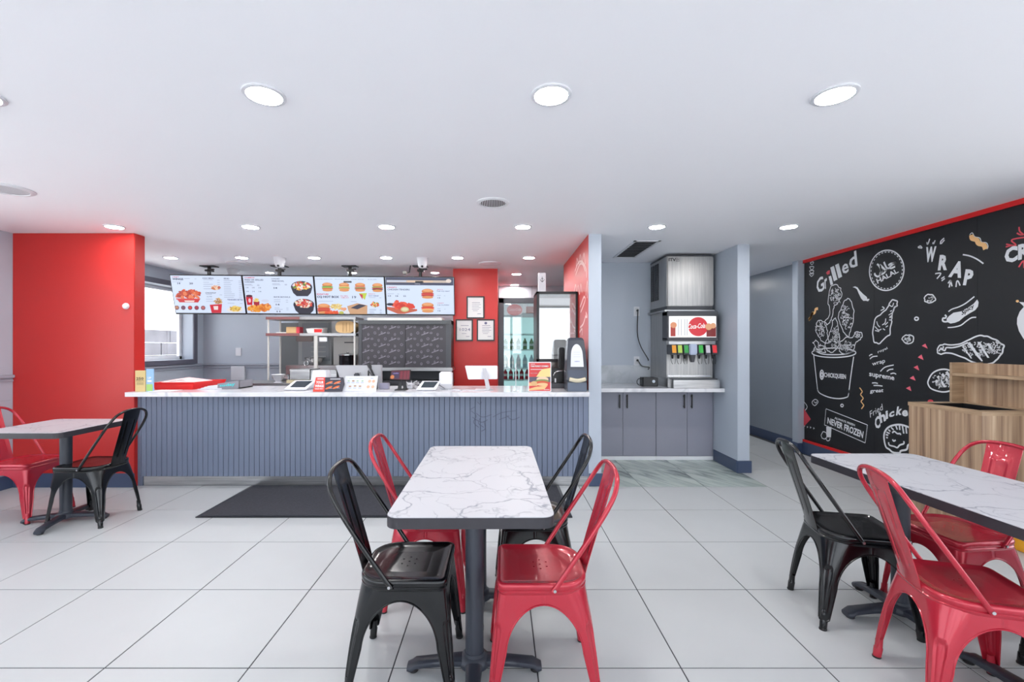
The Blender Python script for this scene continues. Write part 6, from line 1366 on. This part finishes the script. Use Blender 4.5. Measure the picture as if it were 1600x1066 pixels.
single('white_cable', 'white cables curling over the counter beside the computer foot', 'cable', MB().tube(cr([(*P(708, 606, 4.4)[:2], Z0+0.004), (*P(718, 610, 4.33)[:2], Z0+0.004), (*P(728, 605, 4.40)[:2], Z0+0.004), (*P(742, 604, 4.36)[:2], Z0+0.004), (*P(764, 604, 4.36)[:2], Z0+0.012)], 8), 0.0035, 6).tube(cr([(*P(700, 608, 4.4)[:2], Z0+0.004), (*P(712, 605, 4.45)[:2], Z0+0.004), (*P(722, 609, 4.30)[:2], Z0+0.008)], 8), 0.0035, 6), M_white, (*P(730, 606, 4.4)[:2], Z0), smooth=True)
# slim clear stand
x = P(806, 611, 4.3)[0]
t = Thing('wire_stand', 'slim bare wire menu stand on the counter before the drinks fridge', 'stand', (x, 4.3, Z0))
t.part('wire', MB().tube([(x, 4.3, Z0+0.003), (x, 4.3, Z0+0.27)], 0.0035, 8), M_chrome)
t.part('foot', MB().tube([(x-0.025, 4.28, Z0+0.003), (x+0.025, 4.28, Z0+0.003)], 0.003, 8).tube([(x, 4.28, Z0+0.003), (x, 4.33, Z0+0.003)], 0.003, 8), M_chrome)
# poster in clear holder
xa, xb = P(825.3, 612, 4.25)[0], P(861.3, 612, 4.25)[0]; h = 0.283
t = Thing('poster_stand', 'red and cream burger offer poster in a clear upright holder', 'sign', ((xa+xb)/2, 4.26, Z0))
t.part('holder', MB().box((xa, 4.25, Z0+0.001), (xb, 4.258, Z0+h)), mat('acrylic_edge', rgb(226, 222, 224), 0.2), bevel=0.002)
t.part('holder_foot', MB().box((xa, 4.25, Z0), (xb, 4.31, Z0+0.003)), glass('acrylic', 0.1))
f = quad_on((xa, 4.2488, Z0), (xb, 4.2488, Z0), (xb, 4.2488, Z0+h), (xa, 4.2488, Z0+h)); L = [0]
def pr(lst, col, name='print', label=None):
    L[0] += 1; m = MB()
    for pl in lst: m.poly([tuple(Vector(f(u, v))-Vector((0, 0.0003*L[0], 0))) for u, v in pl])
    return t.part(name, m, pmat(*col), label=label)
R_ = lambda u0, v0, u1, v1: [(u0, v0), (u1, v0), (u1, v1), (u0, v1)]
pr([R_(0.04, 0.03, 0.96, 0.97)], (208, 66, 66), label='red printed ground')
pr([[(0.62, 0.76), (0.96, 0.80), (0.96, 0.50), (0.35, 0.50), (0.5, 0.68)]], (236, 208, 140))
pr([[(0.04, 0.10), (0.3, 0.16), (0.85, 0.22), (0.7, 0.08), (0.04, 0.05)], R_(0.04, 0.2, 0.4, 0.3)], (232, 186, 130))
pr([R_(0.04, 0.33, 0.96, 0.5)], (92, 84, 100))
L[0] += 1
for (cu, cv, ru, rv, col) in ((0.62, 0.42, 0.26, 0.09, (236, 200, 170)), (0.6, 0.36, 0.3, 0.06, (130, 150, 90)), (0.6, 0.31, 0.27, 0.06, (206, 90, 60)), (0.62, 0.25, 0.24, 0.05, (232, 190, 140)), (0.25, 0.28, 0.14, 0.08, (214, 170, 120))):
    pr([[(cu+ru*math.cos(k*PI/8), cv+rv*math.sin(k*PI/8)) for k in range(16)]], col, 'food_picture')
L[0] += 1; m = MB(); g = lambda u, v: tuple(Vector(f(u, v))-Vector((0, 0.0003*L[0], 0)))
m.text('THE FUNKY COMBO', lambda u, v: g(0.1+0.78*u, 0.83+0.055*v), 0.05); m.text('try it now', lambda u, v: g(0.1+0.3*u, 0.6+0.04*v), 0.0); rectf(m, g, 0.1, 0.92, 0.3, 0.935); rectf(m, g, 0.1, 0.74, 0.62, 0.76); rectf(m, g, 0.68, 0.07, 0.92, 0.085)
t.part('lettering', m, M_paper)
# dark machine between poster and napkin dispenser
xa, xb = P(862, 607, 4.6)[0], P(884, 607, 4.6)[0]
t = Thing('coffee_machine', 'small black countertop machine between the poster and the napkin dispenser', 'machine', ((xa+xb)/2, 4.7, Z0))
t.part('base', MB().box((xa-0.03, 4.60, Z0), (xb, 4.80, Z0+0.05)), M_dark, bevel=0.006)
t.part('body', MB().box((xa, 4.64, Z0+0.05), (xb, 4.80, Z0+0.20)), M_black, bevel=0.02)
t.part('spout', MB().tube(cr([(xa+0.02, 4.63, Z0+0.13), (xa+0.05, 4.61, Z0+0.17), (xb-0.03, 4.61, Z0+0.18)], 6), 0.006, 8), M_chrome, smooth=True)
t.part('badge', MB().box((xa+0.035, 4.595, Z0+0.06), (xa+0.045, 4.64, Z0+0.10)), M_white)
t.part('tower', MB().box((xb-0.06, 4.66, Z0+0.2), (xb+0.0, 4.78, Z0+0.42)), M_black, bevel=0.01)
# napkin dispenser
xa, xb = P(886, 612, 4.28)[0], P(917.5, 612, 4.28)[0]; h = 0.515
M_disp = mat('smoky_black_plastic', rgb(58, 62, 72), 0.25)
t = Thing('napkin_dispenser', 'tall black napkin dispenser with a white arched label at the counter end', 'napkin dispenser', ((xa+xb)/2, 4.36, Z0))
xw = xb-xa
def ringz(z, ins, fy, by): return [(xa+ins-0.004, fy, z), (xb-ins, fy, z), (xb-ins, by, z), (xa+ins-0.004, by, z)]
secs = [(0, 0.0, 4.275, 4.46), (0.09, 0.004, 4.28, 4.46), (0.11, 0.0, 4.27, 4.46), (0.22, 0.002, 4.28, 4.46), (0.38, 0.010, 4.30, 4.45), (0.49, 0.022, 4.32, 4.44), (h, 0.036, 4.335, 4.43)]
m = MB(); vs = []; 
for z, ins, fy, by in secs: vs += ringz(Z0+z, ins, fy, by)
m.add(vs, [(3, 2, 1, 0), (len(vs)-4, len(vs)-3, len(vs)-2, len(vs)-1)]+[(4*i+k, 4*i+(k+1) % 4, 4*i+4+(k+1) % 4, 4*i+4+k) for i in range(len(secs)-1) for k in range(4)])
t.part('body', m, M_disp, bevel=0.006)
def fr2(u, v, l=0.0):      # front face between z .21 and .47
    z = 0.235+v*0.225; ins = 0.004+0.018*v; fy = 4.2795+0.036*v
    return (xa+ins+(xw-2*ins)*u, fy-0.003-l, Z0+z)
arch = [(0.16, 0), (0.84, 0)]+[(0.5+0.34*math.cos(a*PI/10), 0.55+0.42*math.sin(a*PI/10)) for a in range(11)]
lb_ = t.part('label_window', MB().poly([fr2(u, v) for u, v in arch]), M_white, label='white arched label')
m = MB(); m.text('napkins', lambda u, v: fr2(0.36+0.28*u, 0.20+0.06*v, 0.001), 0.02); t.part('lettering', m, pmat(60, 80, 160), lb_)
m = MB()
for k in range(3): rectf(m, lambda u, v: fr2(u, v, 0.001), 0.3, 0.42+k*0.1, 0.7, 0.43+k*0.1)
t.part('lettering', m, pmat(170, 174, 180), lb_)
t.part('mouth', MB().prism([(xa+0.012, 4.266, Z0+0.13), (xb-0.012, 4.266, Z0+0.13), (xb-0.006, 4.270, Z0+0.205), (xa+0.006, 4.270, Z0+0.205)], (0, 0.02, 0)), mat('navy_smoke', rgb(44, 52, 74), 0.15), bevel=0.004)
t.part('napkin', MB().tube(cr([(xa+0.02, 4.264, Z0+0.118), (xa+xw/2, 4.256, Z0+0.104), (xb-0.02, 4.264, Z0+0.118)], 6), 0.019, 10), mat('beige_napkin', rgb(206, 196, 172), 0.8), smooth=True, label='beige napkins sticking out')
t.part('drip_base', MB().box((xa+0.006, 4.262, Z0), (xb-0.008, 4.28, Z0+0.085)), mat('blue_grey_plastic', rgb(84, 94, 112), 0.3), bevel=0.004)
